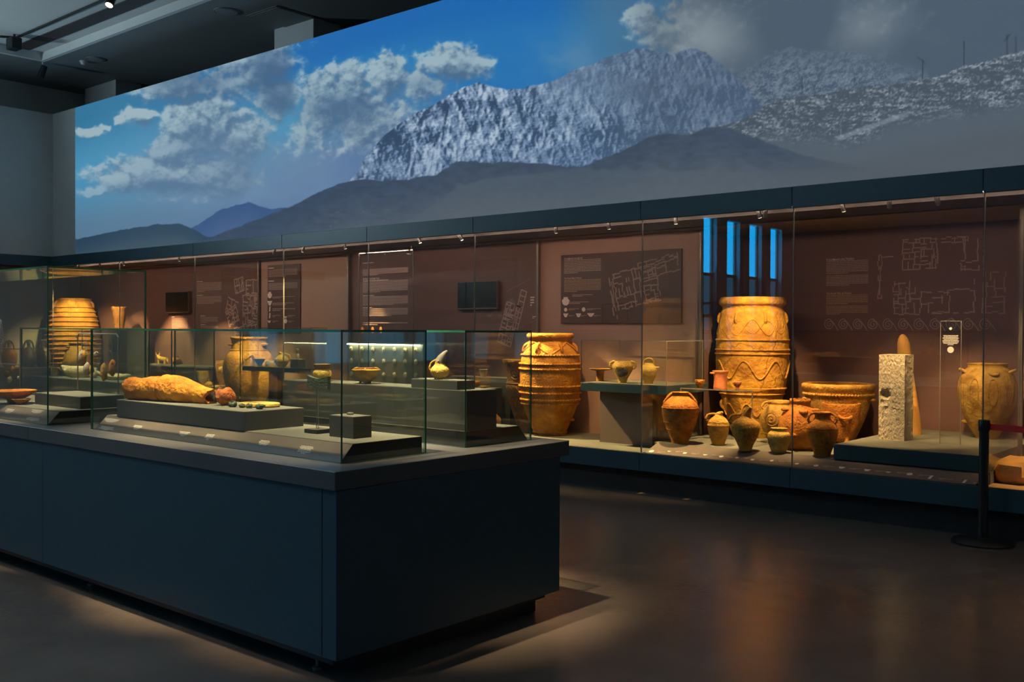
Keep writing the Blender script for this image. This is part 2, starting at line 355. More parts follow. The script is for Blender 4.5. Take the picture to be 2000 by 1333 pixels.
    k=fbm(u/3.6,v/3.2,3,23); bl=fbm(u/40,v/30,4,24)
    lit=np.clip(.44+1.2*sh+.35*(k-.5)+.75*(bl-.5)-.12*ss(1050,1250,u)+.5*(fbm(u/16,v/12,4,28)-.5)-.30*np.exp(-((u-765)/45)**2-((v-285)/45)**2)+.16*np.exp(-((u-860)/130)**2-((v-300)/26)**2),0,1)
    mc=mixc(np.broadcast_to(C_(46,70,100),c.shape),np.broadcast_to(C_(112,138,170),c.shape),ss(.12,.5,lit))
    mc=mixc(mc,np.broadcast_to(C_(186,204,222),c.shape),ss(.48,.9,lit)*.9)
    fog=np.clip(.22*ss(950,1150,u)+.20*ss(1150,1300,u)+.5*ss(.5,.75,fbm(u/60,v/45,4,72))*ss(1000,1150,u)*ss(230,130,v)+.5*np.exp(-((u-1170)/60)**2-((v-150)/55)**2)*fbm(u/40,v/50,4,71)*1.7+.25*np.exp(-((u-1120)/70)**2-((v-170)/50)**2),0,.72)
    mc=mixc(mc,mixc(np.broadcast_to(C_(104,130,158),c.shape),np.broadcast_to(C_(84,102,124),c.shape),ss(1100,1300,u)),np.clip(fog+.22*ss(1150,1280,u),0,.8))
    lowm=ss(260,330,v+.04*(u-1000))
    mc=mixc(mc,np.broadcast_to(C_(92,116,152),c.shape),lowm*.25)
    c=mixc(c,mc,m)
    # right foreground snowy ridge
    y=line(u,[(1250,285),(1330,262),(1400,246),(1440,236),(1480,214),(1520,193),(1560,187),(1590,186),(1650,174),(1700,166),(1740,164),(1800,153),(1850,143),(1880,128),(1920,120),(1960,108),(2000,98),(2100,80),(2400,40)],3,9,4)
    lowb=line(u,[(1250,292),(1340,285),(1420,262),(1500,262),(1600,255),(1660,272),(1750,228),(1850,212),(1960,202),(2050,180),(2400,150)],10,30,6)
    m=ss(0,2,v-y)*(u>1250)
    r=fbm(u/16,v/4.2,5,52,.6);k=fbm(u/3.5,v/2.5,3,53)
    fade=ss(-12,34,v-lowb)
    sn=np.clip(.9*(r-.40)+.9*(k-.5)+.35*(fbm(u/60,v/12,3,54)-.45)+.25*np.exp(-((v-y)/9)**2)*ss(1650,1900,u),0,1)
    fc=mixc(np.broadcast_to(C_(72,84,96),c.shape),np.broadcast_to(C_(158,172,182),c.shape),ss(-.0,.62,sn)*.9)
    fc=mixc(fc,np.broadcast_to(C_(84,96,108),c.shape),fade)
    st=np.exp(-((v-(274-(u-1625)*.36))/4)**2)*ss(1622,1650,u)*(1-ss(1740,1800,u))*(.5+.9*fbm(u/8,v/3,3,58))
    fc=mixc(fc,np.broadcast_to(C_(150,166,180),c.shape),np.clip(st,0,.45))
    c=mixc(c,fc,m)
    # distant blue hill and dark hills
    y=line(u,[(330,470),(375,444),(430,408),(455,402),(482,394),(510,402),(530,408),(555,404),(600,420)],2,9,11)
    m=ss(0,2,v-y)*(u>330)*(u<640)
    c=mixc(c,mixc(np.broadcast_to(C_(52,84,132),c.shape),np.broadcast_to(C_(70,96,140),c.shape),ss(0,60,v-y)),m)
    y=line(u,[(120,462),(150,466),(200,455),(250,446),(310,437),(352,436),(375,446),(400,460),(440,470)],2,9,12)
    m=ss(0,2,v-y)*(u<470)
    c=mixc(c,mixc(np.broadcast_to(C_(38,64,88),c.shape),np.broadcast_to(C_(62,84,98),c.shape),ss(0,50,v-y)),m)
    # dark front mountain
    y=line(u,[(380,475),(415,462),(470,440),(530,415),(562,404),(600,384),(640,366),(680,352),(700,350),(770,352),(850,340),(872,326),(890,315),(920,313),(950,317),(985,314),(1020,316),(1060,318),(1100,323),(1135,325),(1165,312),(1200,300),(1260,270),(1300,257),(1345,262),(1380,246),(1420,246),(1460,262),(1560,300),(1700,330)],3,12,13)
    m=ss(0,3,v-y)*(u>380)*(1-ss(1280,1480,u)*ss(20,-30,v-y))
    tex=fbm(u/14,v/6,5,91)
    dc=mixc(np.broadcast_to(C_(52,68,92),c.shape),np.broadcast_to(C_(84,94,104),c.shape),ss(0,130,v-y)*.7+.3*ss(500,1100,u))
    dc=dc*(1+.25*(tex[...,None]-.5))
    y2=line(u,[(780,440),(900,360),(950,345),(1050,335),(1130,326),(1300,330),(2200,330)],2,12,14)
    dc=mixc(dc,np.broadcast_to(C_(82,94,106),c.shape),ss(0,6,v-y2)*.55*(u>780))
    fl=np.where((vnoise(u/2.2,v/1.8,99)>.9)&(u<760),.28,0.)*ss(20,60,v-y)
    dc=mixc(dc,np.broadcast_to(C_(120,130,140),c.shape),fl)
    sl=ss(690,700,u)*0
    c=mixc(c,dc,m)
    # snow fingers running into the dark slope
    fing=ss(.56,.7,fbm(u/5,v/26+u/30,4,33))*m*ss(30,4,v-y)*ss(690,720,u)*(1-ss(860,900,u))
    c=mixc(c,np.broadcast_to(C_(170,186,206),c.shape),fing*.0)
    far=ss(1430,1700,u)*ss(10,60,v-line(u,[(1250,285),(1450,262),(1660,285),(1960,220),(2400,170)]))
    c=mixc(c,np.broadcast_to(C_(80,88,96),c.shape),far*.8)
    low=ss(60,160,v-line(u,[(600,300),(1300,250),(2000,140)]))*ss(600,900,u)
    c=mixc(c,np.broadcast_to(C_(94,102,108),c.shape),low*.30)
    # wind turbines
    for (x,a,b,al) in [(1882,80,128,.7),(1801,116,154,.75),(1966,66,106,.8),(1983,70,103,.7),(1565,150,186,.6),(1590,158,187,.5),(1668,144,172,.45)]:
        w=np.exp(-((u-x)/1.2)**2)*ss(a-1,a+1,v)*(1-ss(b-1,b+1,v))*al
        c=mixc(c,np.broadcast_to(C_(46,54,66),c.shape),w)
    for (x0,y0,x1,y1) in [(1801,118,1790,111),(1801,118,1806,124),(1966,74,1972,66),(1966,74,1961,80),(1882,92,1881,80)]:
        dx,dy=x1-x0,y1-y0;L=dx*dx+dy*dy
        t=np.clip(((u-x0)*dx+(v-y0)*dy)/L,0,1)
        w=np.exp(-((u-x0-t*dx)**2+(v-y0-t*dy)**2)/1.2)*.7
        c=mixc(c,np.broadcast_to(C_(46,54,66),c.shape),w)
    return np.clip(c,0,1)

XP0, XP1, ZP0, ZP1 = -17.35, -0.9, 2.935, 5.515
us = np.linspace(146, 2330, 1040); xs = []
for q in us: xs.append(PY(q, 330, YG)[0])
xs = np.array(xs); xs = XP0+(xs-xs[0])*(XP1-XP0)/(xs[-1]-xs[0]); zs = np.linspace(ZP0, ZP1, 300)
GX, GZ = np.meshgrid(xs, zs); V = np.stack([GX-EYE[0], np.full_like(GX, YG)-EYE[1], GZ-EYE[2]], -1); W = V@_f
pic = art(1000+FPX*(V@_r)/W, 666.5-FPX*(V@_u)/W)
lin = np.where(pic <= 0.04045, pic/12.92, ((pic+0.055)/1.055)**2.4)
nx, nz = len(xs), len(zs); me = bpy.data.meshes.new('projection'); nq = (nx-1)*(nz-1)
me.vertices.add(nx*nz); me.vertices.foreach_set('co', np.stack([GX-XP0, np.zeros_like(GX), GZ-ZP0], -1).astype(np.float32).ravel())
I = np.arange(nx*nz).reshape(nz, nx); Q = np.stack([I[:-1, :-1], I[:-1, 1:], I[1:, 1:], I[1:, :-1]], -1).reshape(-1, 4)
me.loops.add(nq*4); me.loops.foreach_set('vertex_index', Q.astype(np.int32).ravel())
me.polygons.add(nq); me.polygons.foreach_set('loop_start', np.arange(0, nq*4, 4, dtype=np.int32)); me.update(calc_edges=True); me.validate()
ca = me.color_attributes.new('picture', 'FLOAT_COLOR', 'POINT'); ca.data.foreach_set('color', np.concatenate([lin.reshape(-1, 3), np.ones((nx*nz, 1))], 1).astype(np.float32).ravel())
m = bpy.data.materials.new('projected_picture'); m.use_nodes = True; N = m.node_tree.nodes; b = N['Principled BSDF']
at = N.new('ShaderNodeAttribute'); at.attribute_name = 'picture'; m.node_tree.links.new(at.outputs['Color'], b.inputs['Emission Color'])
b.inputs['Emission Strength'].default_value = 0.86; b.inputs['Base Color'].default_value = (0.1, 0.1, 0.1, 1); b.inputs['Roughness'].default_value = 0.9; b.inputs['Specular IOR Level'].default_value = 0.1
me.materials.append(m)
po = bpy.data.objects.new('projected_landscape', me); COL.objects.link(po); po.location = (XP0, YG+0.012, ZP0)
tag(po, 'wide projection of snowy mountains under blue cloudy sky along the upper wall', 'projection')
# ------------------------------------------------------------------ the wall display case
SE = [-18.2, -15.8, -13.55, -11.35, -9.6, -7.78, -5.51, -3.91, -2.31, -0.7, 3.9]
wc = thing('built_in_showcase', (-9, YG, 0), 'long built-in wall display case with dark slate fascia and plinth under the projection', 'display case')
for a, b in zip(SE[:-1], SE[1:]):
    put('fascia_panel', MB().bbox(a+0.003, b-0.003, YG-0.02, YG+0.03, 2.742, 2.93, 0.002), M_lam, wc)
    put('plinth_panel', MB().bbox(a+0.003, b-0.003, YG-0.02, YG+0.02, 0.235, 0.415, 0.002), M_lam, wc)
put('kickboard', MB().box(XL, 3.9, YG+0.10, YG+0.14, 0.0, 0.235), M_lamd, wc)
put('deck', MB().box(XLB, -5.51, YG+0.02, 9.7, 0.36, 0.415), M_deck, wc)
put('deck', MB().box(-5.51, -2.31, YG+0.26, 10.6, 0.40, 0.50), M_deck, wc)
put('deck', MB().box(-2.31, 3.9, YG+0.02, 10.6, 0.36, 0.40), pmat('sand_tan', (0.42, 0.24, 0.09), 0.9, col2=(0.5, 0.3, 0.12), scale=40, bump=0.4, bscale=120), wc, label='sandy floor of the last bay')
put('ceiling_slot', MB().box(XLB, 3.9, YG+0.03, YG+0.30, ZC, ZC+0.05).box(XLB, 3.9, YG+0.30, 9.40, 2.745, ZC+0.05), M_black, wc)
put('deck', MB().box(XLB, XL+0.0, YJ, YG+0.02, 0.36, 0.415), M_deck, wc); put('ceiling_slot', MB().box(XLB, XL-0.03, YJ, YG+0.03, ZC, ZC+0.05), M_black, wc)
put('fascia_panel', MB().bbox(XL-0.03, XL+0.02, YJ, YG-0.02, 2.742, 2.93, 0.002), M_lam, wc); put('plinth_panel', MB().bbox(XL-0.02, XL+0.02, YJ, YG-0.02, 0.235, 0.415, 0.002), M_lam, wc); put('kickboard', MB().box(XL-0.14, XL-0.1, YJ, YG+0.1, 0, 0.235), M_lamd, wc)
put('glass_pane', MB().box(XL-0.012, XL, YJ+0.01, YG-0.03, 0.42, 2.742), GLASS, wc)
put('ceiling_panel', MB().box(XLB, 3.9, 9.40, 10.65, 2.735, ZC+0.05), pmat('case_ceiling_brown', (0.15, 0.10, 0.065), 0.6, col2=(0.17, 0.115, 0.075), scale=5), wc)
put('back_board', MB().box(XLB, -7.78, 9.65, 9.7, 0.40, ZC), M_board, wc)
put('back_board', MB().box(-7.78, -5.51, 9.65, 9.7, 0.40, ZC), M_panel, wc)
put('back_board', MB().box(-5.51, 3.9, 10.6, 10.65, 0.40, ZC), M_board, wc)
put('end_board', MB().box(-5.56, -5.51, 9.65, 10.6, 0.40, ZC), M_board, wc)
put('led_strip', MB().box(XL+0.1, 3.8, YG+0.036, YG+0.046, 2.7505, 2.7605), emat('led_warm', (1.0, 0.60, 0.42), 75.0), wc, label='warm light strip behind the fascia')
for a, b in zip(SE[:-2], SE[1:-1]):
    o = put('glass_pane', MB().box(a+0.004, b-0.004, YG, YG+0.012, 0.42, 2.742), GLASS, wc)
    put('polished_edge', MB().box(a+0.0035, a+0.012, YG-0.001, YG+0.013, 0.42, 2.742), pmat('pane_edge_grey', (0.20, 0.20, 0.18), 0.3, col2=(0.25, 0.24, 0.2), scale=4), o)
for x in (-13.55, -11.35, -7.78, -5.51, -2.31):
    t = put('glass_partition', MB().box(x-0.005, x+0.005, YG+0.02, 9.6, 0.505 if x > -6 else 0.42, 2.74), GLASS, wc)
    put('post', MB().box(x-0.015, x+0.015, 9.6, 9.645, 0.505 if x > -6 else 0.42, 2.734), M_alu, t)
# ================================================================== lamps
def spot_lamp(name, pos, aim, energy, label, group, size=30, blend=0.6, col=WARM, r=0.02, L=0.09, rad=0.03, base='up', track_z=None):
    pos = np.array(pos, float); aim = np.array(aim, float); d = aim-pos; d /= np.linalg.norm(d)
    t = thing(name, pos, label, 'lamp', group)
    hs = put('housing', MB().tube([pos-d*L, pos-d*L*0.95, pos], [r*0.8, r, r], 14), M_black, t, True)
    put('lens', MB().tube([pos-d*0.004, pos+d*0.002], r*0.85, 14), emat('lamp_lens', (1.0, 0.8, 0.55), 6.0), hs)
    top = pos-d*L*0.6
    put('bracket', MB().tube([top, (top[0], top[1], (track_z if track_z else top[2]+0.06))], r*0.3, 6), M_black, t)
    ld = bpy.data.lights.new('spot', 'SPOT'); ld.energy = energy; ld.color = col; ld.spot_size = math.radians(size); ld.spot_blend = blend; ld.shadow_soft_size = rad
    lo = bpy.data.objects.new('spot_beam', ld); COL.objects.link(lo); lo.parent = t
    lo.location = tuple(d*0.012); lo.rotation_euler = Vector(d).to_track_quat('-Z', 'Y').to_euler()
    return t
CASE_SPOTS = [ # x, aim(x, y, z), relative power, cone, what it lights
 (-4.25, (-5.05, 9.8, 1.25), 1.25, 44, 'tall pithos'), (-5.2, (-5.25, 9.0, 0.7), 2.3, 46, 'row of small jars'), (-4.3, (-4.2, 9.4, 0.7), 1.9, 52, 'wide basin'),
 (-3.5, (-3.35, 9.3, 0.9), 1.0, 44, 'pitted stone block'), (-2.7, (-2.75, 10.0, 1.0), 1.2, 44, 'painted jar'), (-3.1, (-3.5, 10.2, 1.0), 0.5, 40, 'tall conical stone'),
 (-8.1, (-6.98, 8.9, 1.15), 5.5, 46, 'rope-banded pithos'), (-6.0, (-6.1, 9.2, 1.1), 0.7, 46, 'small vases in the glass box'), (-6.7, (-7.0, 9.2, 0.8), 0.5, 50, 'foot of the rope-banded pithos'),
 (-8.1, (-7.8, 9.25, 1.0), 0.6, 50, 'flaring relief jar'), (-8.8, (-8.3, 8.9, 0.9), 0.5, 55, 'orange shallow bowl'), (-10.2, (-10.2, 9.28, 1.05), 0.8, 32, 'seal display'), (-11.75, (-12.95, 9.0, 1.05), 3.4, 46, 'bulging wide jar'),
 (-11.1, (-11.75, 8.68, 1.2), 2.4, 46, 'shelf of small pots'), (-14.2, (-14.6, 9.35, 0.8), 3.0, 55, 'cluster of bowls'), (-15.9, (-16.1, 9.5, 1.05), 3.0, 50, 'animal figurine'), (-17.5, (-18.4, 9.0, 1.0), 2.0, 85, 'ridged pithos'), (-16.7, (-17.2, 9.2, 1.8), 1.8, 40, 'flaring pot'),
 (-1.5, (-1.7, 9.4, 0.4), 0.9, 55, 'sandy last bay')]
for x, aim, p, sz, what in CASE_SPOTS:
    spot_lamp('case_spotlight', (x, YG+0.14, ZC-0.105), aim, E_CASE*p, 'small black spotlight in the case ceiling aimed at the '+what, 'spotlights inside the wall case', sz, track_z=ZC)
# ceiling track lamps over the long vitrine
tk = thing('lighting_track', (-6, 2.9, ZCE), 'black lighting track hung above the long glass vitrine', 'lighting track')
put('rail', MB().box(-9.5, -3.0, 2.88, 2.92, ZCE-0.10, ZCE-0.07), M_black, tk)
for x in (-9, -6, -3.2): put('hanger', MB().tube([(x, 2.9, ZCE-0.07), (x, 2.9, ZCE+0.13)], 0.008, 6), M_black, tk)
# added floodlights out of view, raising the room's general light level
for i, (x, y, what) in enumerate([(-8.2, 0.6, 'left floor'), (-6.4, 0.6, 'floor before the vitrine'), (-4.6, 0.6, 'floor near the vitrine corner')]):
    spot_lamp('track_spotlight', (x, y, ZCE-0.2), (x+0.2, y+1.2, 0.0), E_ROOM, 'added black fill floodlight out of view above the '+what, 'added fill floodlights', 95, 1.0, (1.0, 0.86, 0.72), 0.05, 0.18, 0.12, track_z=ZCE+0.13)
for i, (x, y, aim, e_, what) in enumerate([(-9.7, 0.4, (-7.5, 1.0, 6.45), 1.0, 'window wall'), (-17.9, 2.5, (-14.5, 4.5, 6.15), 0.5, 'far left corner')]):  # unseen lamps added to lift ambient light on ceiling and walls
    spot_lamp('fill_uplighter', (x, y, 4.4), aim, E_UP*e_, 'added uplighter out of view on the '+what, 'added fill uplighters', 130, 1.0, (0.60, 0.86, 1.0), 0.06, 0.16, 0.15, track_z=4.3)
VS = [(-4.6, (-4.0, 3.95, 1.0), 0.8, 'right end of the worktop'), (-4.0, (-4.3, 3.5, 1.05), 0.85, 'end of the near glass case'), (-5.0, (-5.3, 3.45, 1.1), 1.6, 'terracotta leg'), (-6.0, (-5.95, 3.55, 1.05), 0.9, 'middle of the vitrine'), (-7.6, (-7.4, 3.55, 1.05), 1.4, 'tall glass case'), (-4.4, (-4.5, 4.2, 1.2), 1.7, 'tripod bowl'), (-5.2, (-5.2, 4.2, 1.25), 1.1, 'vase with the red collar'), (-3.9, (-3.95, 4.2, 1.3), 0.7, 'long-spouted jug'), (-8.8, (-8.3, 4.2, 1.1), 1.8, 'quern stones')]
for x, aim, p, what in VS:
    spot_lamp('track_spotlight', (x, 2.9, ZCE-0.22), aim, E_VIT*p, 'black track spotlight above the vitrine aimed at the '+what, 'track lamps above the vitrine', 18.5, 0.85, (1.0, 0.70, 0.38), 0.035, 0.16, 0.05, track_z=ZCE-0.10)
# lamps and fittings seen on the ceiling tray and soffit
ZT = ZCE+0.13
a = PZ(32, 74, ZT-0.02); b = PZ(204, 0, ZT-0.02)
tk2 = thing('lighting_track', a, 'thin dark lighting track crossing the raised ceiling', 'lighting track')
dd = (b-a); bb = a+dd*2.2
put('rail', MB().prism([(a[0], a[1]-0.012), (bb[0], bb[1]-0.012), (bb[0], bb[1]+0.012), (a[0], a[1]+0.012)], 'z', ZT-0.03, ZT), M_black, tk2)
c = PZ(0, 72, ZT-0.02)
put('rail', MB().prism([(a[0]-0.02, a[1]), (a[0]+0.02, a[1]), (c[0]+0.02, c[1]), (c[0]-0.02, c[1])], 'z', ZT-0.03, ZT), M_black, tk2)
p = PZ(28, 82, ZT-0.12); q = PZ(213, 10, ZT-0.12)
t = thing('track_spotlight', p, 'dark square track spotlight at the corner of the ceiling track', 'lamp', 'lamps on the ceiling tray')
put('housing', MB().bbox(p[0]-0.12, p[0]+0.1, p[1]-0.08, p[1]+0.08, p[2]-0.12, p[2]+0.06, 0.01), M_black, t); put('bracket', MB().tube([(p[0], p[1], p[2]+0.05), (p[0], p[1], ZT)], 0.02, 6), M_black, t)
spot_lamp('track_spotlight', q, q+np.array([0.6, -1.2, -2.5]), 60, 'glowing track spotlight at the top of the ceiling', 'lamps on the ceiling tray', 40, 0.8, (1, .8, .6), 0.06, 0.16, 0.04, track_z=ZT)
p = PZ(84, 140, ZCE-0.16)
t = thing('security_camera', p, 'dark security camera hanging from the soffit near the left corner', 'camera')
put('body', MB().tube([p+np.array([0.02, 0.02, 0.1]), p+np.array([-0.04, -0.03, -0.1])], [0.05, 0.06], 12), M_black, t, True); put('bracket', MB().tube([p+np.array([0, 0, 0.08]), (p[0], p[1], ZCE)], 0.02, 8), M_white, t)
p = PZ(163, 123, ZCE-0.03); t = thing('smoke_detector', (p[0], p[1], ZCE), 'small white smoke detector on the dark soffit', 'detector')
put('base', MB().lathe([(0.06, -0.02), (0.065, 0)], (p[0], p[1], ZCE), 20), M_white, t, True); put('head', MB().lathe([(0.03, -0.06), (0.045, -0.04), (0.05, -0.02)], (p[0], p[1], ZCE), 20), M_white, t, True)
for (x, y, w, s_) in [(187, 115, 0.12, 'beside the smoke detector'), (443, 22, 0.15, 'near the ceiling hatch')]:
    p = PZ(x, y, ZCE); t = thing('ceiling_speaker', p, 'round flush ceiling speaker '+s_, 'speaker', 'flush speakers on the soffit')
    put('ring', MB().lathe([(w+0.03, -0.012), (w+0.035, 0)], p, 24), pmat('speaker_ring', (0.14, 0.14, 0.14), 0.6, col2=(0.16, 0.16, 0.16)), t, True); put('grille', MB().lathe([(w, -0.016), (w+0.005, -0.01)], p, 24), M_dark, t)
pa = [PZ(x, y, ZCE) for x, y in [(500, 32), (541, 18), (600, 32), (560, 47)]]
cx = sum(q[0] for q in pa)/4; cy = sum(q[1] for q in pa)/4
t = thing('ceiling_hatch', (cx, cy, ZCE), 'square access hatch flush in the dark soffit', 'hatch')
put('frame', MB().box(cx-0.36, cx+0.36, cy-0.36, cy+0.36, ZCE-0.012, ZCE-0.001), pmat('hatch_frame', (0.13, 0.13, 0.13), 0.6, col2=(0.15, 0.15, 0.15)), t); put('door', MB().box(cx-0.33, cx+0.33, cy-0.33, cy+0.33, ZCE-0.018, ZCE-0.012), M_dark, t)
# ================================================================== the long vitrine
K = 0.94
ZS = 1.65-0.7*K; ZPL = 1.65-0.61*K
X1 = -3.8*K; YN, YF = 3.14*K, 5.02*K; XA = -9.6
vt = thing('vitrine_table', (-6.5, 3.8, 0), 'long dark slate cabinet base carrying the low glass cases in the foreground', 'cabinet')
bx0, bx1, by0, by1 = XA, X1-0.005, YN+0.012, 4.93*K
seams = [XA, PZ(82, 1000, 0.4)[0], X1-0.26, bx1]
xs_ = [PY(83, 1000, by0)[0], PY(629, 1100, by0)[0]]
cuts = [XA]+[x for x in xs_]+[bx1]
put('core', MB().box(bx0, bx1-0.02, by0+0.02, by1-0.02, 0.115, ZS-0.09), M_lamd, vt)
for a, b in zip(cuts[:-1], cuts[1:]): put('front_panel', MB().bbox(a+0.002, b-0.002, by0, by0+0.02, 0.118, ZS-0.089, 0.0015), M_lam, vt)
put('end_panel', MB().bbox(bx1-0.02, bx1, by0+0.001, by1, 0.118, ZS-0.089, 0.0015), M_lam, vt)
put('lip', MB().box(bx0, bx1-0.06, by0+0.03, by1-0.06, 0.08, 0.116), M_lamd, vt)
put('toe_kick', MB().box(bx0, bx1-0.10, by0+0.2, by1-0.1, 0.0, 0.08), M_lamd, vt)
for (x, y) in [(179, 1143), (620, 1307)]:
    p = PZ(x, y, 0.0); put('levelling_foot', MB().lathe([(0.025, 0), (0.025, 0.012), (0.009, 0.016), (0.009, 0.081)], (p[0], p[1], 0), 12), M_alu, vt, True)
wt = thing('worktop', (-6.5, 3.8, ZS-0.09), 'continuous dark slate worktop slab under the foreground glass cases', 'worktop')
xj = PZ(67, 833, ZS)[0]
for a, b in ((XA, xj), (xj, X1)): put('slab', MB().bbox(a+0.0015, b-0.0015, YN, YF, ZS-0.088, ZS, 0.003), pmat('worktop_slate', (0.075, 0.085, 0.09), 0.38, col2=(0.085, 0.095, 0.1), scale=30), wt)
def glass_case(x0, x1, y0, y1, z0, z1, label, cat='glass case', group=None, t=0.011, name='glass_case', mats=None, top=True, back=True):
    gm = mats or [GLASS, EDGE]
    o = thing(name, ((x0+x1)/2, (y0+y1)/2, z0), label, cat, group)
    def pane(nm, a):
        # large faces glass, thin rim green
        d = [a[1]-a[0], a[3]-a[2], a[5]-a[4]]; k = d.index(min(d)); m = MB().box(*a)
        pr = {0: (4, 5), 1: (2, 3), 2: (0, 1)}[k]; m.mi = [0 if i in pr else 1 for i in range(6)]
        return put(nm, m, gm, o)
    pane('front_pane', (x0, x1, y0, y0+t, z0, z1-t)); 
    if back: pane('back_pane', (x0, x1, y1-t, y1, z0, z1-t))
    pane('side_pane', (x0, x0+t, y0+t, y1-t, z0, z1-t)); pane('side_pane', (x1-t, x1, y0+t, y1-t, z0, z1-t))
    if top: pane('top_pane', (x0, x1, y0, y1, z1-t, z1))
    return o
ZG = 1.642
Yn0, Yn1, Yf0, Yf1 = 3.35*K, 3.968*K, 4.283*K, 4.9*K; XG = -4.012*K
XNL = PZ(177, 846, ZS)[0]; XNL = PY(177, 700, Yn0)[0]; XTR = PY(94, 700, Yn0)[0]
glass_case(XNL, XG, Yn0, Yn1, ZS+0.001, ZG, 'low frameless glass case nearest the camera over the terracotta leg', group='glass cases on the vitrine')
Yt0, Yt1 = 3.065, 3.78; XTR = -6.68
glass_case(XA+0.3, XTR, Yt0, Yt1, ZS+0.001, 1.65+0.432*K, 'tall frameless glass case at the left rising above the low ones', group='glass cases on the vitrine')
XFL = PY(340, 700, Yf0)[0]; XF2 = PY(290, 700, Yf0)[0]; XF3 = -9.3
glass_case(XFL, XG, Yf0, Yf1, ZS+0.001, ZG-0.002, 'low glass case on the far side over the tripod bowl and jug', group='glass cases on the vitrine')
glass_case(XF3, XF2, Yf0, Yf1, ZS+0.001, ZG-0.002, 'low glass case on the far side over the quern stones', group='glass cases on the vitrine')
# sloped label platforms inside the cases
def sloped(x0, x1, y0, y1, near, label, name='display_platform'):
    s = 0.085*K
    if near: poly = [(y0, ZS+0.001), (y1, ZS+0.001), (y1, ZPL), (y0+s, ZPL)]
    else: poly = [(y0, ZS+0.001), (y1, ZS+0.001), (y1-s, ZPL), (y0, ZPL)]
    t = thing(name, ((x0+x1)/2, (y0+y1)/2, ZS), label, 'display platform', 'sloped platforms in the glass cases')
    put('body', MB().prism(poly, 'x', x0, x1), M_lamd, t)
    put('top_cover', MB().box(x0+0.001, x1-0.001, (y0+s if near else y0), (y1 if near else y1-s), ZPL+0.0005, ZPL+0.003), M_deck, t)
    if near:
        n = np.array([0, -(ZPL-ZS-0.001), s]); n /= np.linalg.norm(n); off = n*0.0006
        p = [np.array([x0+0.002, y0, ZS+0.001]), np.array([x1-0.002, y0, ZS+0.001]), np.array([x1-0.002, y0+s, ZPL]), np.array([x0+0.002, y0+s, ZPL])]
        put('label_face', MB().add([q+off for q in p]+[q+n*0.0001 for q in p], [(0, 1, 2, 3), (4, 7, 6, 5), (0, 4, 5, 1), (1, 5, 6, 2), (2, 6, 7, 3), (3, 7, 4, 0)]), pmat('label_taupe', (0.13, 0.108, 0.09), 0.5, col2=(0.145, 0.12, 0.1), scale=20), t)
    return t
pn = sloped(XNL+0.03, XG-0.02, Yn0+0.014, Yn1-0.014, True, 'low platform with sloped label strip inside the nearest glass case')
pt = sloped(XA+0.35, XTR-0.02, Yt0+0.014, Yt1-0.014, True, 'low platform with sloped label strip inside the tall glass case')
pf = sloped(XFL+0.03, XG-0.02, Yf0+0.03, Yf1-0.014, False, 'low platform sloping away inside the far glass case')
pf2 = sloped(XF3+0.02, XF2-0.02, Yf0+0.03, Yf1-0.014, False, 'low platform under the quern stones in the far left case')
# ------------------------------------------------------------------ text and drawings as flat print
def lines(mb, o, ex, ey, w, n, lh, fill=0.95, th=0.5, rag=0.0, words=True, seed=0, center=False):
    """n rows of word-like dashes; o top-left corner, ex to the right, ey down (unit vectors on the plane)"""
    rs = random.Random(seed); o = np.array(o); ex = np.array(ex); ey = np.array(ey); nn = np.cross(ex, -ey)*0.0004
    for i in range(n):
        L = w*(1 if i < n-1 else rs.uniform(0.3, 0.7))*(1-rag*rs.random()); x = (w-L)/2 if center else 0.0; e = x+L
        while x < e-1e-6:
            ww = min(rs.uniform(2.2, 8)*lh*0.42, e-x); a = o+ex*x+ey*(i*lh); b = a+ex*ww*0.999; d = ey*lh*th
            mb.add([a+nn, b+nn, b+d+nn, a+d+nn], [(0, 3, 2, 1)]); x += ww+lh*(0.22 if words else 0.02)
    return mb
def text_mesh(s, size, o, ex, ey, width=None):
    cu = bpy.data.curves.new('t', 'FONT'); cu.body = s; cu.size = 1.0; ob = bpy.data.objects.new('t', cu); COL.objects.link(ob)
    bpy.context.view_layer.update(); me = bpy.data.meshes.new_from_object(ob.evaluated_get(bpy.context.evaluated_depsgraph_get()))
    bpy.data.objects.remove(ob); n = len(me.vertices); co = np.zeros(n*3); me.vertices.foreach_get('co', co); co = co.reshape(-1, 3)
    k = size
    if width and n: k = width/max(co[:, 0].max(), 1e-6)
    ky = size if width else k
    o = np.array(o); ex = np.array(ex); ey = np.array(ey); nn = np.cross(ex, -ey)*0.0005
    mb = MB(); mb.v = [tuple(o+ex*c[0]*k-ey*c[1]*ky+nn) for c in co]; mb.f = [tuple(p.vertices) for p in me.polygons]; mb.mi = [0]*len(mb.f); return mb
_sy, _sz = 0.085*K, ZPL-ZS-0.001; _sl = math.hypot(_sy, _sz)
SLX = np.array([1., 0, 0]); SLD = np.array([0, -_sy, -_sz])/_sl; SN = np.array([0, -_sz, _sy])/_sl
def slope_text(parent, y0, blocks):
    p0 = (0, y0, ZS+0.001)
    for k, (x, y, w, n, lh) in enumerate(blocks):
        p = PP(x, y, p0, SN)+SN*0.0014
        put('label_text', lines(MB(), p, SLX, SLD, w, n, lh, rag=0.35, seed=k+3, center=True), pmat('label_white', (0.75, 0.72, 0.68), 0.6, col2=(0.8, 0.77, 0.72), scale=50), parent)
slope_text(pn, Yn0+0.014, [(263, 831, 0.10, 4, 0.0085), (351, 843, 0.12, 4, 0.0085), (403, 848, 0.10, 5, 0.0085), (507, 860, 0.11, 4, 0.0085), (588, 871, 0.11, 6, 0.0085), (205, 817, 0.2, 5, 0.006), (196, 832, 0.2, 5, 0.006)])
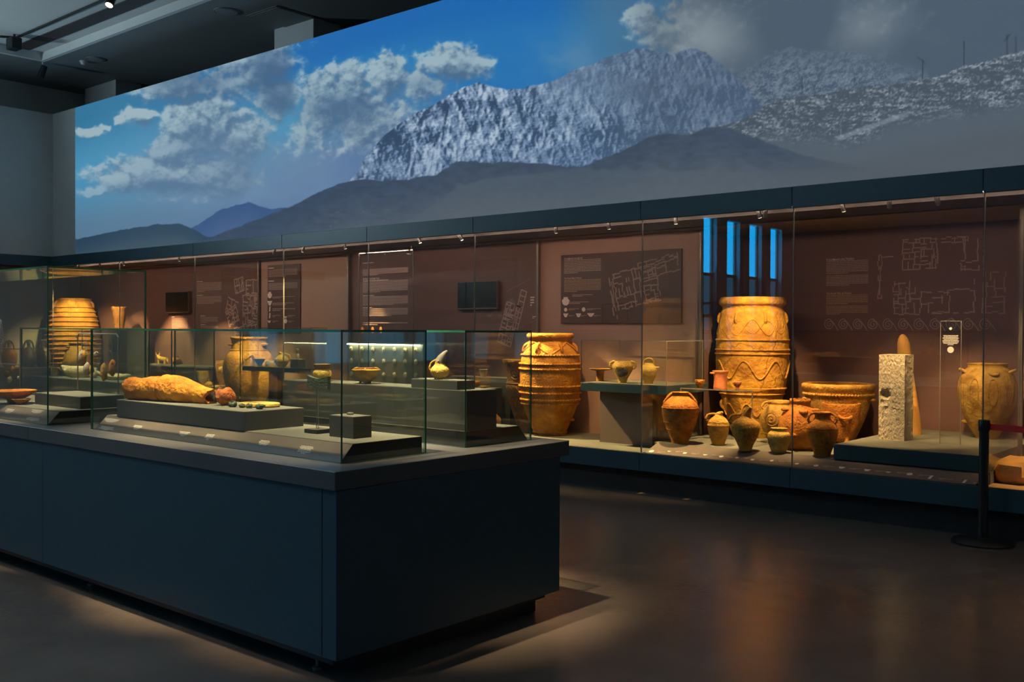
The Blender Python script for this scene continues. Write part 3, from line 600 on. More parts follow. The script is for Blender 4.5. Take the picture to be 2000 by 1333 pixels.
slope_text(pt, Yt0+0.014, [(14, 799, 0.13, 5, 0.0085), (62, 800, 0.2, 5, 0.006), (54, 815, 0.2, 5, 0.006)])
# ================================================================== pottery kit
CL = {
 'ochre': pmat('clay_ochre', (0.36, 0.15, 0.012), 0.8, col2=(0.66, 0.35, 0.035), scale=7, bump=0.75, bscale=30, cracks=2.0),
 'tan': pmat('clay_tan', (0.36, 0.17, 0.02), 0.8, col2=(0.64, 0.36, 0.06), scale=11, bump=0.8, bscale=45),
 'orange': pmat('clay_orange', (0.36, 0.105, 0.008), 0.8, col2=(0.64, 0.26, 0.025), scale=11, bump=0.8, bscale=50),
 'amber': pmat('clay_amber', (0.42, 0.15, 0.010), 0.8, col2=(0.70, 0.31, 0.025), scale=9, bump=0.8, bscale=45),
 'red': pmat('clay_red', (0.36, 0.10, 0.035), 0.6, col2=(0.46, 0.15, 0.05), scale=14, bump=0.25, bscale=60),
 'brown': pmat('clay_brown', (0.20, 0.08, 0.015), 0.8, col2=(0.40, 0.19, 0.04), scale=9, bump=0.8, bscale=40),
 'cream': pmat('clay_cream', (0.48, 0.29, 0.05), 0.75, col2=(0.74, 0.50, 0.12), scale=13, bump=0.6, bscale=60),
 'dark': pmat('clay_dark', (0.045, 0.036, 0.03), 0.5, col2=(0.09, 0.07, 0.055), scale=12, bump=0.3, bscale=60),
 'buff': pmat('clay_buff_patched', (0.26, 0.13, 0.02), 0.8, col2=(0.62, 0.38, 0.07), scale=8, bump=0.7, bscale=40),
}
ST = {
 'pale': pmat('stone_pale', (0.42, 0.36, 0.20), 0.9, col2=(0.58, 0.50, 0.30), scale=9, bump=0.6, bscale=40),
 'pitted': pmat('stone_pitted', (0.46, 0.39, 0.28), 0.9, col2=(0.58, 0.50, 0.37), scale=14, bump=1.0, bscale=70, stretch=(1, 1, 0.5)),
 'ochre': pmat('stone_ochre', (0.48, 0.23, 0.05), 0.9, col2=(0.60, 0.32, 0.08), scale=6, bump=0.4, bscale=30),
 'bronze': pmat('bronze_green', (0.035, 0.06, 0.035), 0.6, col2=(0.08, 0.11, 0.07), scale=40, bump=0.5, bscale=90),
 'grey': pmat('stone_grey', (0.30, 0.26, 0.23), 0.9, col2=(0.40, 0.34, 0.29), scale=20, bump=0.5, bscale=60),
}
class Pot:
    """a thrown vessel: cx, yb = foot of its outline in the picture, z = height of what it stands on, profile in picture units at its own distance"""
    def __init__(s, name, cx, yb, z, prof, mat, label, cat='vase', group=None, seg=36, wob=0.008, wall=0.08, open_=True, depth=0.5, at=None, body='body'):
        rb = prof[0][1]
        p = PZ(cx, yb-rb*0.11, z) if at is None else np.array(at, float)
        s.k = SC(p); s.p = p; s.yb = yb; s.cx = cx; s.mat = CL.get(mat, ST.get(mat))
        pr = [(hw/s.k, (yb-y)/s.k) for y, hw in prof]; pr = s.smooth(pr); s.pr = pr
        zt = pr[-1][1]; rt = pr[-1][0]; th = max(0.006, rt*wall); out = [(0.001, 0.0)]+list(pr)
        if open_:
            out += [(rt-th*0.5, zt+th*0.15), (rt-th, zt-th*0.3)]
            zb = zt*(1-depth); inn = [(max(0.004, r-th*1.4), z_) for r, z_ in reversed(pr) if zb < z_ < zt-th]
            out += inn+[(0.001, max(zb, 0.004))]
        else: out += [(0.001, zt+0.001)]
        s.t = thing(name, p, label, cat, group); d = EYE-p; s.a0 = math.atan2(d[1], d[0])
        s.body = put(body, MB().lathe(out, p, seg, wob, ph=cx*0.1), s.mat, s.t, True)
    def smooth(s, pr):
        out = []
        for i in range(len(pr)-1):
            p0 = pr[max(i-1, 0)]; p1 = pr[i]; p2 = pr[i+1]; p3 = pr[min(i+2, len(pr)-1)]
            for u in (0, 0.34, 0.67):
                c = lambda a, b, c_, d: 0.5*((2*b)+(-a+c_)*u+(2*a-5*b+4*c_-d)*u*u+(-a+3*b-3*c_+d)*u**3)
                r = c(p0[0], p1[0], p2[0], p3[0]); r = min(max(r, min(p1[0], p2[0])*0.96), max(p1[0], p2[0])*1.04); out.append((r, p1[1]+(p2[1]-p1[1])*u))
        out.append(pr[-1]); return out
    def R(s, z): return float(np.interp(z, [q[1] for q in s.pr], [q[0] for q in s.pr]))
    def Z(s, y): return (s.yb-y)/s.k
    def at(s, az, r, z):   # az 0 = towards the viewer's side, +90 = right
        a = s.a0+math.radians(az); return s.p+np.array([r*math.cos(a), r*math.sin(a), z])
    def ear(s, az, y1, y2, bulge, r, name='handle', n=9):
        z1, z2 = s.Z(y1), s.Z(y2); b = bulge/s.k; pts = []
        for i in range(n):
            u = i/(n-1); z = z1+(z2-z1)*u; base = s.R(z1)*(1-u)+s.R(z2)*u; w = math.sin(math.pi*u)**0.6
            pts.append(s.at(az, base*0.96+b*w, z+(0.25*b*math.sin(math.pi*u) if u < 0.5 else 0)))
        put(name, MB().tube(pts, r/s.k, 8), s.mat, s.t, True); return s
    def lug(s, az, y, span, out, r, up=0.0, name='handle'):
        z = s.Z(y); pts = []
        for i in range(9):
            u = i/8; a = az+span*(u-0.5); w = math.sin(math.pi*u)**0.6; pts.append(s.at(a, s.R(z)*0.96+out/s.k*w, z+up/s.k*w))
        put(name, MB().tube(pts, r/s.k, 8), s.mat, s.t, True); return s
    def arch(s, az, y, top, half, r, name='handle'):   # basket handle over the mouth
        z = s.Z(y); zt = s.Z(top); pts = []
        for i in range(13):
            u = math.pi*i/12; pts.append(s.at(az, 0, 0)+np.array([math.cos(s.a0+math.radians(az))*half/s.k*math.cos(u), math.sin(s.a0+math.radians(az))*half/s.k*math.cos(u), z+(zt-z)*math.sin(u)]))
        put(name, MB().tube(pts, r/s.k, 8), s.mat, s.t, True); return s
    def band(s, y, r, twist=0, name='band', tilt=0.0):
        z = s.Z(y); n = int(twist*5) if twist else 40; pts = []; rr = []
        for i in range(n):
            a = 360*i/n; pts.append(s.at(a, s.R(z)+r*0.35/s.k, z+(tilt/s.k)*math.sin(math.radians(a)))); rr.append(r/s.k*(1 if not twist else 0.5+0.75*abs(math.sin(math.radians(a)*twist/2))))
        put(name, MB().tube(pts, rr, 6, True), s.mat, s.t, True); return s
    def relief(s, fn, r, n=80, name='relief', closed=False, mat=None):   # fn(u) -> (azimuth, y)
        pts = []
        for i in range(n):
            a, y = fn(i/(n if closed else n-1)); z = s.Z(y); pts.append(s.at(a, s.R(z)+0.2*r/s.k, z))
        put(name, MB().tube(pts, r/s.k, 6, closed), mat or s.mat, s.t, True); return s
    def knob(s, az, y, r, length, name='spout'):
        z = s.Z(y); put(name, MB().tube([s.at(az, s.R(z)*0.9, z), s.at(az, s.R(z)+length*0.6/s.k, z), s.at(az, s.R(z)+length/s.k, z+0.2*length/s.k)], [r/s.k, r*0.8/s.k, r*0.45/s.k], 10), s.mat, s.t, True); return s
    def beak(s, az, y0, r0, tip, ytip, name='spout'):   # slanting pouring beak rising from the neck
        p0 = s.at(0, 0, s.Z(y0)); q = s.at(az, tip/s.k, s.Z(ytip)); m = s.at(az, tip*0.35/s.k, s.Z(y0*0.45+ytip*0.55))
        mb = MB(); pts = [p0, m, q]; rad = [r0/s.k, r0*0.8/s.k, r0*0.28/s.k]; mb.tube(pts, rad, 10); put(name, mb, s.mat, s.t, True); return s
    def legs(s, n, y, r, spread, name='foot', az0=20):
        for i in range(n):
            a = az0+360*i/n; z = s.Z(y); put(name, MB().tube([s.at(a, s.R(z)*0.8, z+0.004), s.at(a, spread/s.k, 0)], [r*1.2/s.k, r*0.8/s.k], 8), s.mat, s.t, True)
        return s
# ================================================================== bay with the tall pithos
ZD = 0.50; G1 = 'vessels around the tall pithos'
P = Pot('pithos', 1468, 853, ZD, [(853, 36), (840, 41), (820, 47), (800, 53), (780, 58), (760, 63), (740, 66.5), (715, 69), (690, 69.5), (665, 69), (645, 66.5), (625, 63), (610, 60), (604, 57), (599, 58), (595, 63), (588, 63.5), (582, 61)], 'ochre', 'tall ochre pithos with wavy relief, tallest vessel behind the small jars', 'pithos', seg=56, depth=0.35, at=(*(PZ(1468, 850, ZD)[:2]*0.985), ZD))
for y, r in ((664, 2.0), (683, 1.8), (691, 2.0), (757, 2.2), (768, 1.8)): P.band(y, r)
P.relief(lambda u: (360*u, 721+17*math.sin(2*math.pi*u*7)), 1.7, 150, closed=True).relief(lambda u: (360*u, 640-15*math.cos(2*math.pi*u*7)), 0.8, 150, closed=True).relief(lambda u: (360*u, 640+12*math.cos(2*math.pi*u*7)), 0.6, 150, closed=True)
P.relief(lambda u: (360*u, 798+12*math.sin(2*math.pi*u*9)), 1.5, 150, closed=True)
for az in (-88, -28, 22, 82, 150, 210): P.ear(az, 611, 632, 5, 3)
for az in (-80, 75, 180): P.ear(az, 782, 800, 6, 3)
P = Pot('pithos_amphora', 1328, 868, ZD, [(868, 16), (860, 18), (845, 24), (828, 31), (812, 35), (800, 35.5), (791, 33), (783, 26), (777, 18), (772, 15), (768, 17)], 'orange', 'orange oval jar with two rim handles, leftmost before the tall pithos', 'jar', G1)
P.ear(-82, 770, 790, 2.2, 2.8).ear(82, 770, 790, 2.2, 2.8).band(798, 0.9).band(826, 0.9).band(840, 0.9)
P.relief(lambda u: (360*u, 852+5*math.sin(2*math.pi*u*6)), 0.8, 90, closed=True)
P = Pot('beaked_jug', 1403, 871, ZD, [(871, 11.5), (862, 14.5), (850, 18.5), (838, 21), (828, 20.5), (820, 16), (815, 10), (812, 7), (808, 6)], 'tan', 'smaller tan beaked jug, second from the left in the front row', 'jug', G1)
P.ear(-85, 810, 824, 11, 2.4).beak(60, 815, 7.5, 9, 806).band(826, 0.7).band(832, 0.7)
P = Pot('beaked_jug', 1456, 882, ZD, [(882, 12), (872, 14.5), (858, 21.5), (845, 26.5), (835, 28), (827, 25.5), (820, 16), (815, 10), (808, 9)], 'tan', 'larger ochre beaked jug with upswept spout between small jug and squat pot', 'jug', G1)
P.ear(-85, 811, 828, 13, 3).beak(45, 816, 10, 14, 796)
P = Pot('squat_jar', 1521, 886, ZD, [(886, 13), (878, 16.5), (866, 20.5), (856, 22), (849, 21), (845, 17), (842, 15), (838, 16)], 'cream', 'small squat yellowish handleless jar at the front', 'jar', G1)
P = Pot('round_jar', 1562, 881, ZD, [(881, 25), (872, 32), (858, 39), (842, 41), (826, 39.5), (812, 34), (803, 27), (797, 21), (792, 19), (786, 20.5), (782, 19)], 'orange', 'round orange jar with three shoulder handles and a nub spout below', 'jar', G1)
P.lug(-70, 803, 30, 9, 3).lug(12, 803, 26, 8, 3, up=-3).lug(75, 803, 30, 9, 3).knob(-15, 850, 4.5, 8)
P = Pot('spiral_jar', 1523, 846, ZD, [(846, 19), (836, 25), (822, 32), (806, 37), (793, 37.5), (782, 33), (774, 26), (770, 22.5), (766, 23.5), (763, 23)], 'buff', 'pale jar with painted spiral half hidden behind the round orange jar', 'jar', G1, at=(*PY(1523, 800, 9.5)[:2], ZD))
P.ear(-86, 766, 780, 6, 2.6).ear(86, 766, 780, 6, 2.6).relief(lambda u: (-25+ (1-u)*24*math.cos(u*16), 796+(1-u)*15*math.sin(u*16)), 0.9, 70, 'painted_spiral', False, CL['brown']).band(826, 0.8)
P = Pot('amphora', 1606, 893, ZD, [(893, 15.5), (885, 17), (872, 22), (858, 27), (845, 30), (836, 29.5), (828, 24), (821, 16), (814, 14.5), (809, 18), (807, 18)], 'orange', 'slim orange amphora in front, rightmost of the front row', 'amphora', G1)
P.ear(-78, 809, 828, 7, 2.6).ear(70, 809, 828, 7, 2.6).band(838, 0.7)
P = Pot('large_basin', 1637, 858, ZD, [(858, 31), (848, 35), (830, 43), (810, 51), (790, 57.5), (772, 62), (762, 64.5), (758, 67), (753, 69.5), (748, 69.5), (746, 67)], 'tan', 'wide tan basin with rope band below the rim behind the handled tripod pot', 'basin', G1, seg=52, depth=0.85, at=(*(PY(1637, 800, 10.12)[:2]*1.0), ZD))
P.band(766, 2.8, 70, 'rope_band').lug(83, 776, 26, 8, 3.2).lug(-83, 776, 26, 6, 3.2)
P = Pot('tripod_pot', 1643, 864, ZD, [(850, 22), (843, 25), (828, 30), (812, 33.5), (796, 36), (786, 37), (783, 36.5)], 'orange', 'deep tripod cooking pot with loop handle before the wide basin', 'pot', G1, depth=0.85, at=(*(PZ(1643, 862, ZD)[:2]*0.97), ZD))
P.legs(3, 848, 4.5, 21, az0=30).lug(12, 806, 40, 6, 3, up=-4)
p = PZ(1654, 862, ZD); solo('brick_fragment', MB().bbox(p[0]-0.06, p[0]+0.06, p[1]-0.04, p[1]+0.04, ZD, ZD+0.055, 0.006), CL['red'], (p[0], p[1], ZD), 'small red brick fragment under the tripod pot', 'fragment')
# acrylic stand and the three cups on it
pa = PZ(1336, 862, ZD); X0, X1_ = PY(1336, 757, 9.05)[0], PY(1477, 765, 9.05)[0]; zt = PY(1336, 757, 9.05)[2]-0.0
t = thing('acrylic_stand', ((X0+X1_)/2, 9.15, ZD), 'clear acrylic bridge stand carrying three small cups', 'stand')
put('shelf', MB().box(X0, X1_, 8.98, 9.32, zt-0.012, zt), [ACRY], t)
for (a, b) in ((X0, X0+0.01), (X1_-0.01, X1_)): put('side', MB().box(a, b, 8.98, 9.32, ZD, zt-0.012), [ACRY], t)
for q in (8.975,): put('front_edge', MB().box(X0, X1_, q, q+0.005, zt-0.012, zt), EDGEA, t)
for q in (X0, X1_-0.01): put('edge', MB().box(q, q+0.01, 8.974, 8.98, ZD, zt-0.012), EDGEA, t)
G2 = 'cups on the acrylic stand'
Pot('small_bowl', 1367, 757, zt, [(757, 5), (752, 7.5), (747, 9.3), (743, 9.5)], 'orange', 'small orange bowl at the left end of the acrylic stand', 'bowl', G2, depth=0.8)
P = Pot('straight_cup', 1407, 758, zt, [(758, 13.5), (750, 13), (740, 13), (732, 14), (728, 15.5), (726, 15.5)], 'red', 'red straight-sided cup in the middle of the acrylic stand', 'cup', G2, depth=0.85); P.lug(-80, 731, 50, 5, 2)
Pot('footed_bowl', 1440, 760, zt, [(760, 4), (757, 3.5), (754, 6), (749, 8), (746, 8)], 'red', 'tiny footed red bowl at the right end of the acrylic stand', 'bowl', G2, depth=0.6)
# ------------------------------------------------------------------ platform with the stones
pb = PZ(1628, 897, ZD); ZQ = PY(1628, 868, pb[1])[2]
t = thing('stone_platform', (-3.0, 9.6, ZD), 'broad dark-fronted platform under the stones and painted jar', 'platform')
put('body', MB().box(pb[0], -2.325, pb[1], 10.58, ZD+0.001, ZQ-0.004), M_lam, t); put('top_cover', MB().box(pb[0]+0.001, -2.326, pb[1]+0.001, 10.58, ZQ-0.004, ZQ), M_deck, t)
# pitted stone block
b0 = PZ(1766, 862, ZQ); k = SC(b0); w1 = 49/k/0.97; w2 = 17/k/0.62; h = 168/k
def stone_block(x0, y0, w, d, h, z, seed):
    rs = np.random.RandomState(seed); mb = MB(); nu, nv, nw = 14, 6, 34
    def jit(p): return p
    def face(o, eu, ev, n, a, b, hole=None):
        o, eu, ev, n = map(np.array, (o, eu, ev, n)); V_ = []
        for j in range(b+1):
            for i in range(a+1):
                u, v = i/a, j/b; q = o+eu*u+ev*v; edge = min(u, 1-u, v, 1-v)
                dep = 0.0
                if edge > 0:
                    dep = rs.uniform(-0.006, 0.004)
                    if hole:
                        for hu, hv, hr, hd in hole:
                            rr = math.hypot((u-hu)*np.linalg.norm(eu), (v-hv)*np.linalg.norm(ev))
                            if rr < hr: dep -= hd*(1-(rr/hr)**2)**0.6
                else:
                    dep = 0
                V_.append(q+n*dep)
        mb.add(V_, [(j*(a+1)+i, j*(a+1)+i+1, (j+1)*(a+1)+i+1, (j+1)*(a+1)+i) for j in range(b) for i in range(a)])
    X = np.array([w, 0, 0.]); Y_ = np.array([0, d, 0.]); Z_ = np.array([0, 0, h]); o = np.array([x0, y0, z])
    face(o, X, Z_, (0, -1, 0), 26, 60, [(0.25, 0.53, 0.05, 0.05), (0.22, 0.44, 0.035, 0.02), (0.3, 0.36, 0.03, 0.015)])
    face(o+X, Y_, Z_, (1, 0, 0), 12, 60, [(0.0, 0.85, 0.05, 0.03), (0.0, 0.5, 0.04, 0.03)]); face(o+Y_+X, -X, Z_, (0, 1, 0), 6, 12); face(o+Y_, -Y_, Z_, (-1, 0, 0), 6, 12); face(o+Z_, X, Y_, (0, 0, 1), 26, 12); face(o+Y_, X, -Y_, (0, 0, -1), 4, 4)
    return mb
solo('stone_block', stone_block(b0[0]-w1, b0[1], w1, w2+0.1, h, ZQ, 4), ST['pitted'], (b0[0]-w1/2, b0[1]+0.1, ZQ), 'upright pitted limestone block with a socket hole on the platform', 'stone', smooth=True)
p = PZ(1779, 842, ZQ); p = p*0.97; k = SC((p[0], p[1], 1)); p[2] = ZQ
pr = [(842, 20), (800, 18.5), (760, 16.5), (720, 14), (695, 13), (680, 13), (665, 12), (655, 9), (649, 5), (647, 1)]
mb = MB().lathe([(hw/k, (842-y)/k) for y, hw in pr], p, 22, 0.03)
mb.v = [(x-0.10*(z-ZQ)*0.9*math.cos(YAW), y-0.10*(z-ZQ)*0.9*math.sin(YAW), z) for x, y, z in mb.v]
solo('conical_stone', mb, ST['ochre'], p, 'tall tapering ochre stone leaning behind the pitted block', 'stone', smooth=True)
p = PZ(1855, 868, ZQ); k = SC(p); hw = 15/k/0.76; ht = 241/k
t = thing('acrylic_label', p, 'upright clear acrylic label with white text between stone and painted jar', 'label')
put('sheet', MB().box(p[0]-hw, p[0]+hw, p[1], p[1]+0.008, ZQ, ZQ+ht), [ACRY], t)
for a in (-hw, hw-0.004): put('edge', MB().box(p[0]+a, p[0]+a+0.004, p[1]-0.001, p[1]+0.009, ZQ, ZQ+ht), EDGEA, t)
put('edge', MB().box(p[0]-hw, p[0]+hw, p[1]-0.001, p[1]+0.009, ZQ+ht-0.004, ZQ+ht), EDGEA, t)
put('printed_text', lines(MB(), (p[0]-hw*0.8, p[1]-0.002, ZQ+ht-0.13), (1, 0, 0), (0, 0, -1), hw*1.6, 8, 0.0115, rag=0.2, seed=5, center=True), M_white, t)
put('round_mark', MB().tube([(p[0], p[1]-0.001, ZQ+ht-0.26), (p[0], p[1]-0.004, ZQ+ht-0.26)], 0.028, 20), M_white, t)
put('hanging_pin', MB().tube([(p[0], p[1]-0.012, ZQ+ht-0.07), (p[0], p[1]+0.001, ZQ+ht-0.07)], 0.012, 10), M_white, t)
P = Pot('painted_jar', 1927, 853, ZQ, [(853, 20), (842, 26), (826, 35), (806, 43.5), (785, 50), (764, 53), (745, 52), (730, 47), (720, 40), (715, 35.5), (711, 35), (707, 36.5)], 'buff', 'bulging buff jar with faded painted leaves, rightmost behind the barrier post', 'jar', None, seg=48, at=(*(PZ(1927, 851, ZQ)[:2]*0.975), ZQ))
P.lug(-75, 724, 26, 9, 3, up=5).lug(15, 724, 22, 8, 3, up=-3).lug(78, 724, 26, 9, 3, up=5).knob(-80, 822, 5, 8, 'lower_handle')
for k2, a in enumerate((-60, -25, 12, 48, 80)):
    P.relief(lambda u, a=a: (a+9*math.sin(2*math.pi*u), 762+26*math.cos(2*math.pi*u)), 0.7, 40, 'painted_leaf', True, CL['brown'])
# label rail in front of the deck
ra, rb_ = np.array([-5.47, YG+0.03, 0.42]), np.array([-2.36, YG+0.27, 0.505])
t = thing('label_rail', (-3.9, YG+0.03, 0.42), 'long sloped label rail with small white drawings along the wall case front', 'label')
put('rail', MB().prism([(YG+0.03, 0.418), (YG+0.262, 0.418), (YG+0.262, 0.504)], 'x', -5.47, -2.36), pmat('rail_taupe', (0.12, 0.098, 0.085), 0.6, col2=(0.135, 0.11, 0.095), scale=12), t)
rn = np.array([0, -0.086, 0.232]); rn /= np.linalg.norm(rn); rd = np.array([0, -0.232, -0.086]); rd /= np.linalg.norm(rd)
SIL = {'jar': [(-.5, 1), (-.35, 1), (-.3, .85), (-.6, .6), (-.45, .2), (-.2, 0), (.2, 0), (.45, .2), (.6, .6), (.3, .85), (.35, 1), (.5, 1)], 'bowl': [(-.8, .6), (-.4, .15), (-.2, 0), (.2, 0), (.4, .15), (.8, .6)], 'cup': [(-.5, .8), (-.4, 0), (.4, 0), (.5, .8)], 'slab': [(-.3, 0), (-.15, 1.4), (.35, 1.4), (.2, 0)], 'basin': [(-.8, .9), (-.3, 0), (.3, 0), (.8, .9)]}
def sil(mb, kind, o, ex, up, s): mb.add([np.array(o)+np.array(ex)*a*s+np.array(up)*b*s for a, b in SIL[kind]], [tuple(range(len(SIL[kind])))])
mbd, mbt = MB(), MB()
for i, (x, y, kd, s_) in enumerate([(1270, 884, 'jar', .06), (1306, 883, 'bowl', .035), (1336, 887, 'cup', .05), (1376, 890, 'bowl', .04), (1407, 894, 'jar', .05), (1438, 896, 'cup', .045), (1468, 900, 'cup', .045), (1506, 902, 'jar', .04), (1555, 908, 'cup', .045), (1592, 912, 'jar', .05), (1642, 916, 'basin', .05), (1692, 921, 'basin', .05), (1734, 924, 'bowl', .04), (1775, 929, 'jar', .055), (1815, 936, 'slab', .055), (1882, 944, 'slab', .05)]):
    p = PP(x, y, ra, rn)+rn*0.001; sil(mbd, kd, p, SLX, -rd, s_*0.8); lines(mbt, p+SLX*0.07-rd*0.03, SLX, rd, 0.12, 2, 0.014, rag=0.3, seed=i)
put('vessel_drawings', mbd, M_print, t); put('caption_text', mbt, M_prinf, t)
# ================================================================== bay with the rope-banded pithos
ZE = 0.415
P = Pot('rope_pithos', 1074, 852, ZE, [(852, 31.5), (845, 33), (835, 37.5), (820, 44), (802, 51), (780, 57), (755, 59), (735, 59.5), (715, 58.5), (698, 55), (684, 49), (674, 43), (670, 41.5), (666, 42.5), (663, 45.5), (658, 46), (655, 43.5)], 'amber', 'big orange pithos wrapped in rope bands beside the glass vitrine', 'pithos', seg=56, depth=0.3)
for y in (697, 714, 724, 757, 770, 783, 791): P.band(y, 2.4, 64, 'rope_band')
for a in range(-180, 180, 45): P.relief(lambda u, a=a: (a+45*u, (672+24*u) if (a//45) % 2 else (696-24*u)), 1.6, 24, 'rope_zigzag')
for a in (-85, -30, 25, 80, 150, 205): P.ear(a, 674, 692, 5, 3.2)
P.lug(70, 822, 14, 6, 3, name='lower_handle').band(847, 1.5, 60, 'foot_ring')
P = Pot('relief_jar', 1027, 824, ZE, [(824, 13), (810, 18), (790, 25), (770, 31), (748, 36), (735, 39), (726, 37), (710, 38), (696, 41), (688, 45), (682, 46)], 'brown', 'dark flaring jar with curled reliefs half hidden by the rope-banded pithos', 'pithos', depth=0.4, at=(*PY(1027, 800, 9.22)[:2], ZE))
P.band(728, 1.5).relief(lambda u: (-35+(1-u)*22*math.cos(u*14), 708+(1-u)*13*math.sin(u*14)), 1.2, 60).relief(lambda u: (20+(1-u)*22*math.cos(u*14), 708+(1-u)*13*math.sin(u*14)), 1.2, 60).relief(lambda u: (-30+10*math.sin(u*7), 735+50*u), 1.2, 40)
# pedestal with a glass box
a = PZ(1133, 876, ZE); Xp0 = PY(1133, 800, 8.75)[0]; Xp1 = PY(1300, 800, 8.75)[0]; Zs = PY(1133, 747, 8.75)[2]; zt = PY(1133, 664, 8.75)[2]
pd = thing('box_pedestal', ((Xp0+Xp1)/2, 9.1, ZE), 'brown pedestal with a dark shelf board under the small glass box', 'pedestal')
put('body', MB().box(Xp0+0.1, Xp1-0.3, 8.98, 9.58, ZE, Zs-0.09), pmat('pedestal_taupe', (0.2, 0.145, 0.115), 0.6, col2=(0.22, 0.16, 0.13), scale=8), pd); put('shelf_board', MB().bbox(Xp0, Xp1, 8.76, 9.6, Zs-0.09, Zs-0.004, 0.003), M_lam, pd); put('top_cover', MB().box(Xp0+0.002, Xp1-0.002, 8.762, 9.598, Zs-0.004, Zs), M_deck, pd)
glass_case(Xp0, Xp1, 8.76, 9.5, Zs+0.001, zt, 'small clear glass box on the pedestal holding three vases', group=None, t=0.008, mats=[ACRY, EDGEA])
G3 = 'vases in the small glass box'
Pot('pedestal_dish', 1172, 746, Zs, [(746, 8), (742, 7), (732, 7.5), (726, 9), (724, 20), (722, 22)], 'brown', 'flat dish on a wide stem at the left of the glass box', 'dish', G3, depth=0.1, at=(*PY(1172, 740, 9.12)[:2], Zs))
P = Pot('eared_bowl', 1216, 750, Zs, [(750, 8), (744, 9), (735, 14), (726, 19), (718, 21), (712, 18), (708, 16)], 'cream', 'cream bowl with dark patch and side ears in the glass box middle', 'bowl', G3, depth=0.7, at=(*PY(1216, 740, 8.98)[:2], Zs))
P.ear(-85, 708, 722, 7, 2.4).ear(85, 708, 722, 7, 2.4)
p = P.at(-5, 0, 0); put('dark_patch', MB().blob(P.at(0, P.R(P.Z(725))-0.012, P.Z(728)), 0.06, 0.03, 0.055, lump=.2, seed=4), CL['dark'], P.t, True, label='dark burnt patch')
P = Pot('basket_handle_jar', 1267, 746, Zs, [(746, 8), (740, 10), (730, 14.5), (720, 16.5), (713, 14), (709, 10), (706, 8)], 'cream', 'pale jar with an arched basket handle at the right of the glass box', 'jar', G3, at=(*PY(1267, 740, 9.05)[:2], Zs)); P.arch(90, 709, 697, 10, 2.4).knob(80, 715, 3, 6)
# ------------------------------------------------------------------ information panels
EX, EYD = np.array([1., 0, 0]), np.array([0, 0, -1.])
def heading(parent, s, x0, x1, ytop, ybot, Y, mat=None):
    a = PY(x0, ybot, Y); b = PY(x1, ybot, Y); h = PY(x0, ytop, Y)[2]-a[2]
    put('heading', text_mesh(s, h*1.25, (a[0], Y-0.002, a[2]), EX, EYD, width=b[0]-a[0]), mat or M_print, parent)
def para(mb, x0, x1, y0, y1, n, Y, seed=0, rag=0.0):
    a = PY(x0, y0, Y); b = PY(x1, y0, Y); c = PY(x0, y1, Y); lines(mb, (a[0], Y-0.002, a[2]), EX, EYD, b[0]-a[0], n, (a[2]-c[2])/n, rag=rag, seed=seed, th=0.52); return mb
def plan_rooms(mb, w, h, depth, rs, t, x=0.0, y=0.0, fill=1.0):
    """walls of a building plan by repeated division: strips in local plan coordinates"""
    out = []
    def rec(x, y, w, h, d):
        if d == 0 or (min(w, h) < t*6 and d < 2): return
        if (w > h) if rs.random() < 0.8 else (w <= h):
            c = w*rs.uniform(0.3, 0.7); out.append((x+c-t/2, y, t, h*(1 if rs.random() < .6 else .7))); rec(x, y, c, h, d-1); rec(x+c, y, w-c, h, d-1)
        else:
            c = h*rs.uniform(0.3, 0.7); out.append((x, y+c-t/2, w*(1 if rs.random() < .6 else .7), t)); rec(x, y, w, c, d-1); rec(x, y+c, w, h-c, d-1)
    out += [(x, y, w, t), (x, y+h-t, w, t), (x, y, t, h), (x+w-t, y, t, h)]; rec(x, y, w, h, depth)
    return [q for q in out if rs.random() < fill]
def draw(mb, rects, o, ang, Y, jag=0.0, rs=random):
    ca, sa = math.cos(ang), math.sin(ang)
    for (x, y, w, h) in rects:
        seg = max(1, int(max(w, h)/0.05)) if jag else 1
        for i in range(seg):
            if jag and rs.random() < 0.12: continue
            if w > h: r_ = (x+w*i/seg, y+rs.uniform(-jag, jag), w/seg, h*rs.uniform(1-20*jag, 1+10*jag))
            else: r_ = (x+rs.uniform(-jag, jag), y+h*i/seg, w*rs.uniform(1-20*jag, 1+10*jag), h/seg)
            q = [(r_[0], r_[1]), (r_[0]+r_[2], r_[1]), (r_[0]+r_[2], r_[1]+r_[3]), (r_[0], r_[1]+r_[3])]
            mb.add([(o[0]+a*ca-b*sa, Y, o[2]+a*sa+b*ca) for a, b in q], [(0, 1, 2, 3)])
    return mb
# villa at the right: print straight on the back board
YB = 10.6
t = thing('printed_graphic', (-4, YB-0.003, 1.2), 'printed text, villa plan and running spirals on the back board above the stones', 'wall graphic')
heading(t, 'Η αγρέπαυλη στα Πιτσίδια', 1614, 1668, 505, 510, YB); heading(t, 'The Rural Villa at Pitsidia', 1614, 1663, 571, 575.5, YB, M_prind)
mb = MB(); para(mb, 1614, 1696, 511, 537, 8, YB, 1); para(mb, 1614, 1696, 539, 560, 7, YB, 2); put('greek_text', mb, pmat('print_mid', (0.40, 0.30, 0.26), 0.6, col2=(0.43, 0.32, 0.28), scale=50), t)
mb = MB(); para(mb, 1614, 1695, 577, 596, 6, YB, 3); para(mb, 1614, 1695, 598, 616, 6, YB, 4); put('english_text', mb, pmat('print_mid_tan', (0.38, 0.255, 0.15), 0.6, col2=(0.41, 0.275, 0.165), scale=50), t)
rs = random.Random(3); mb = MB()
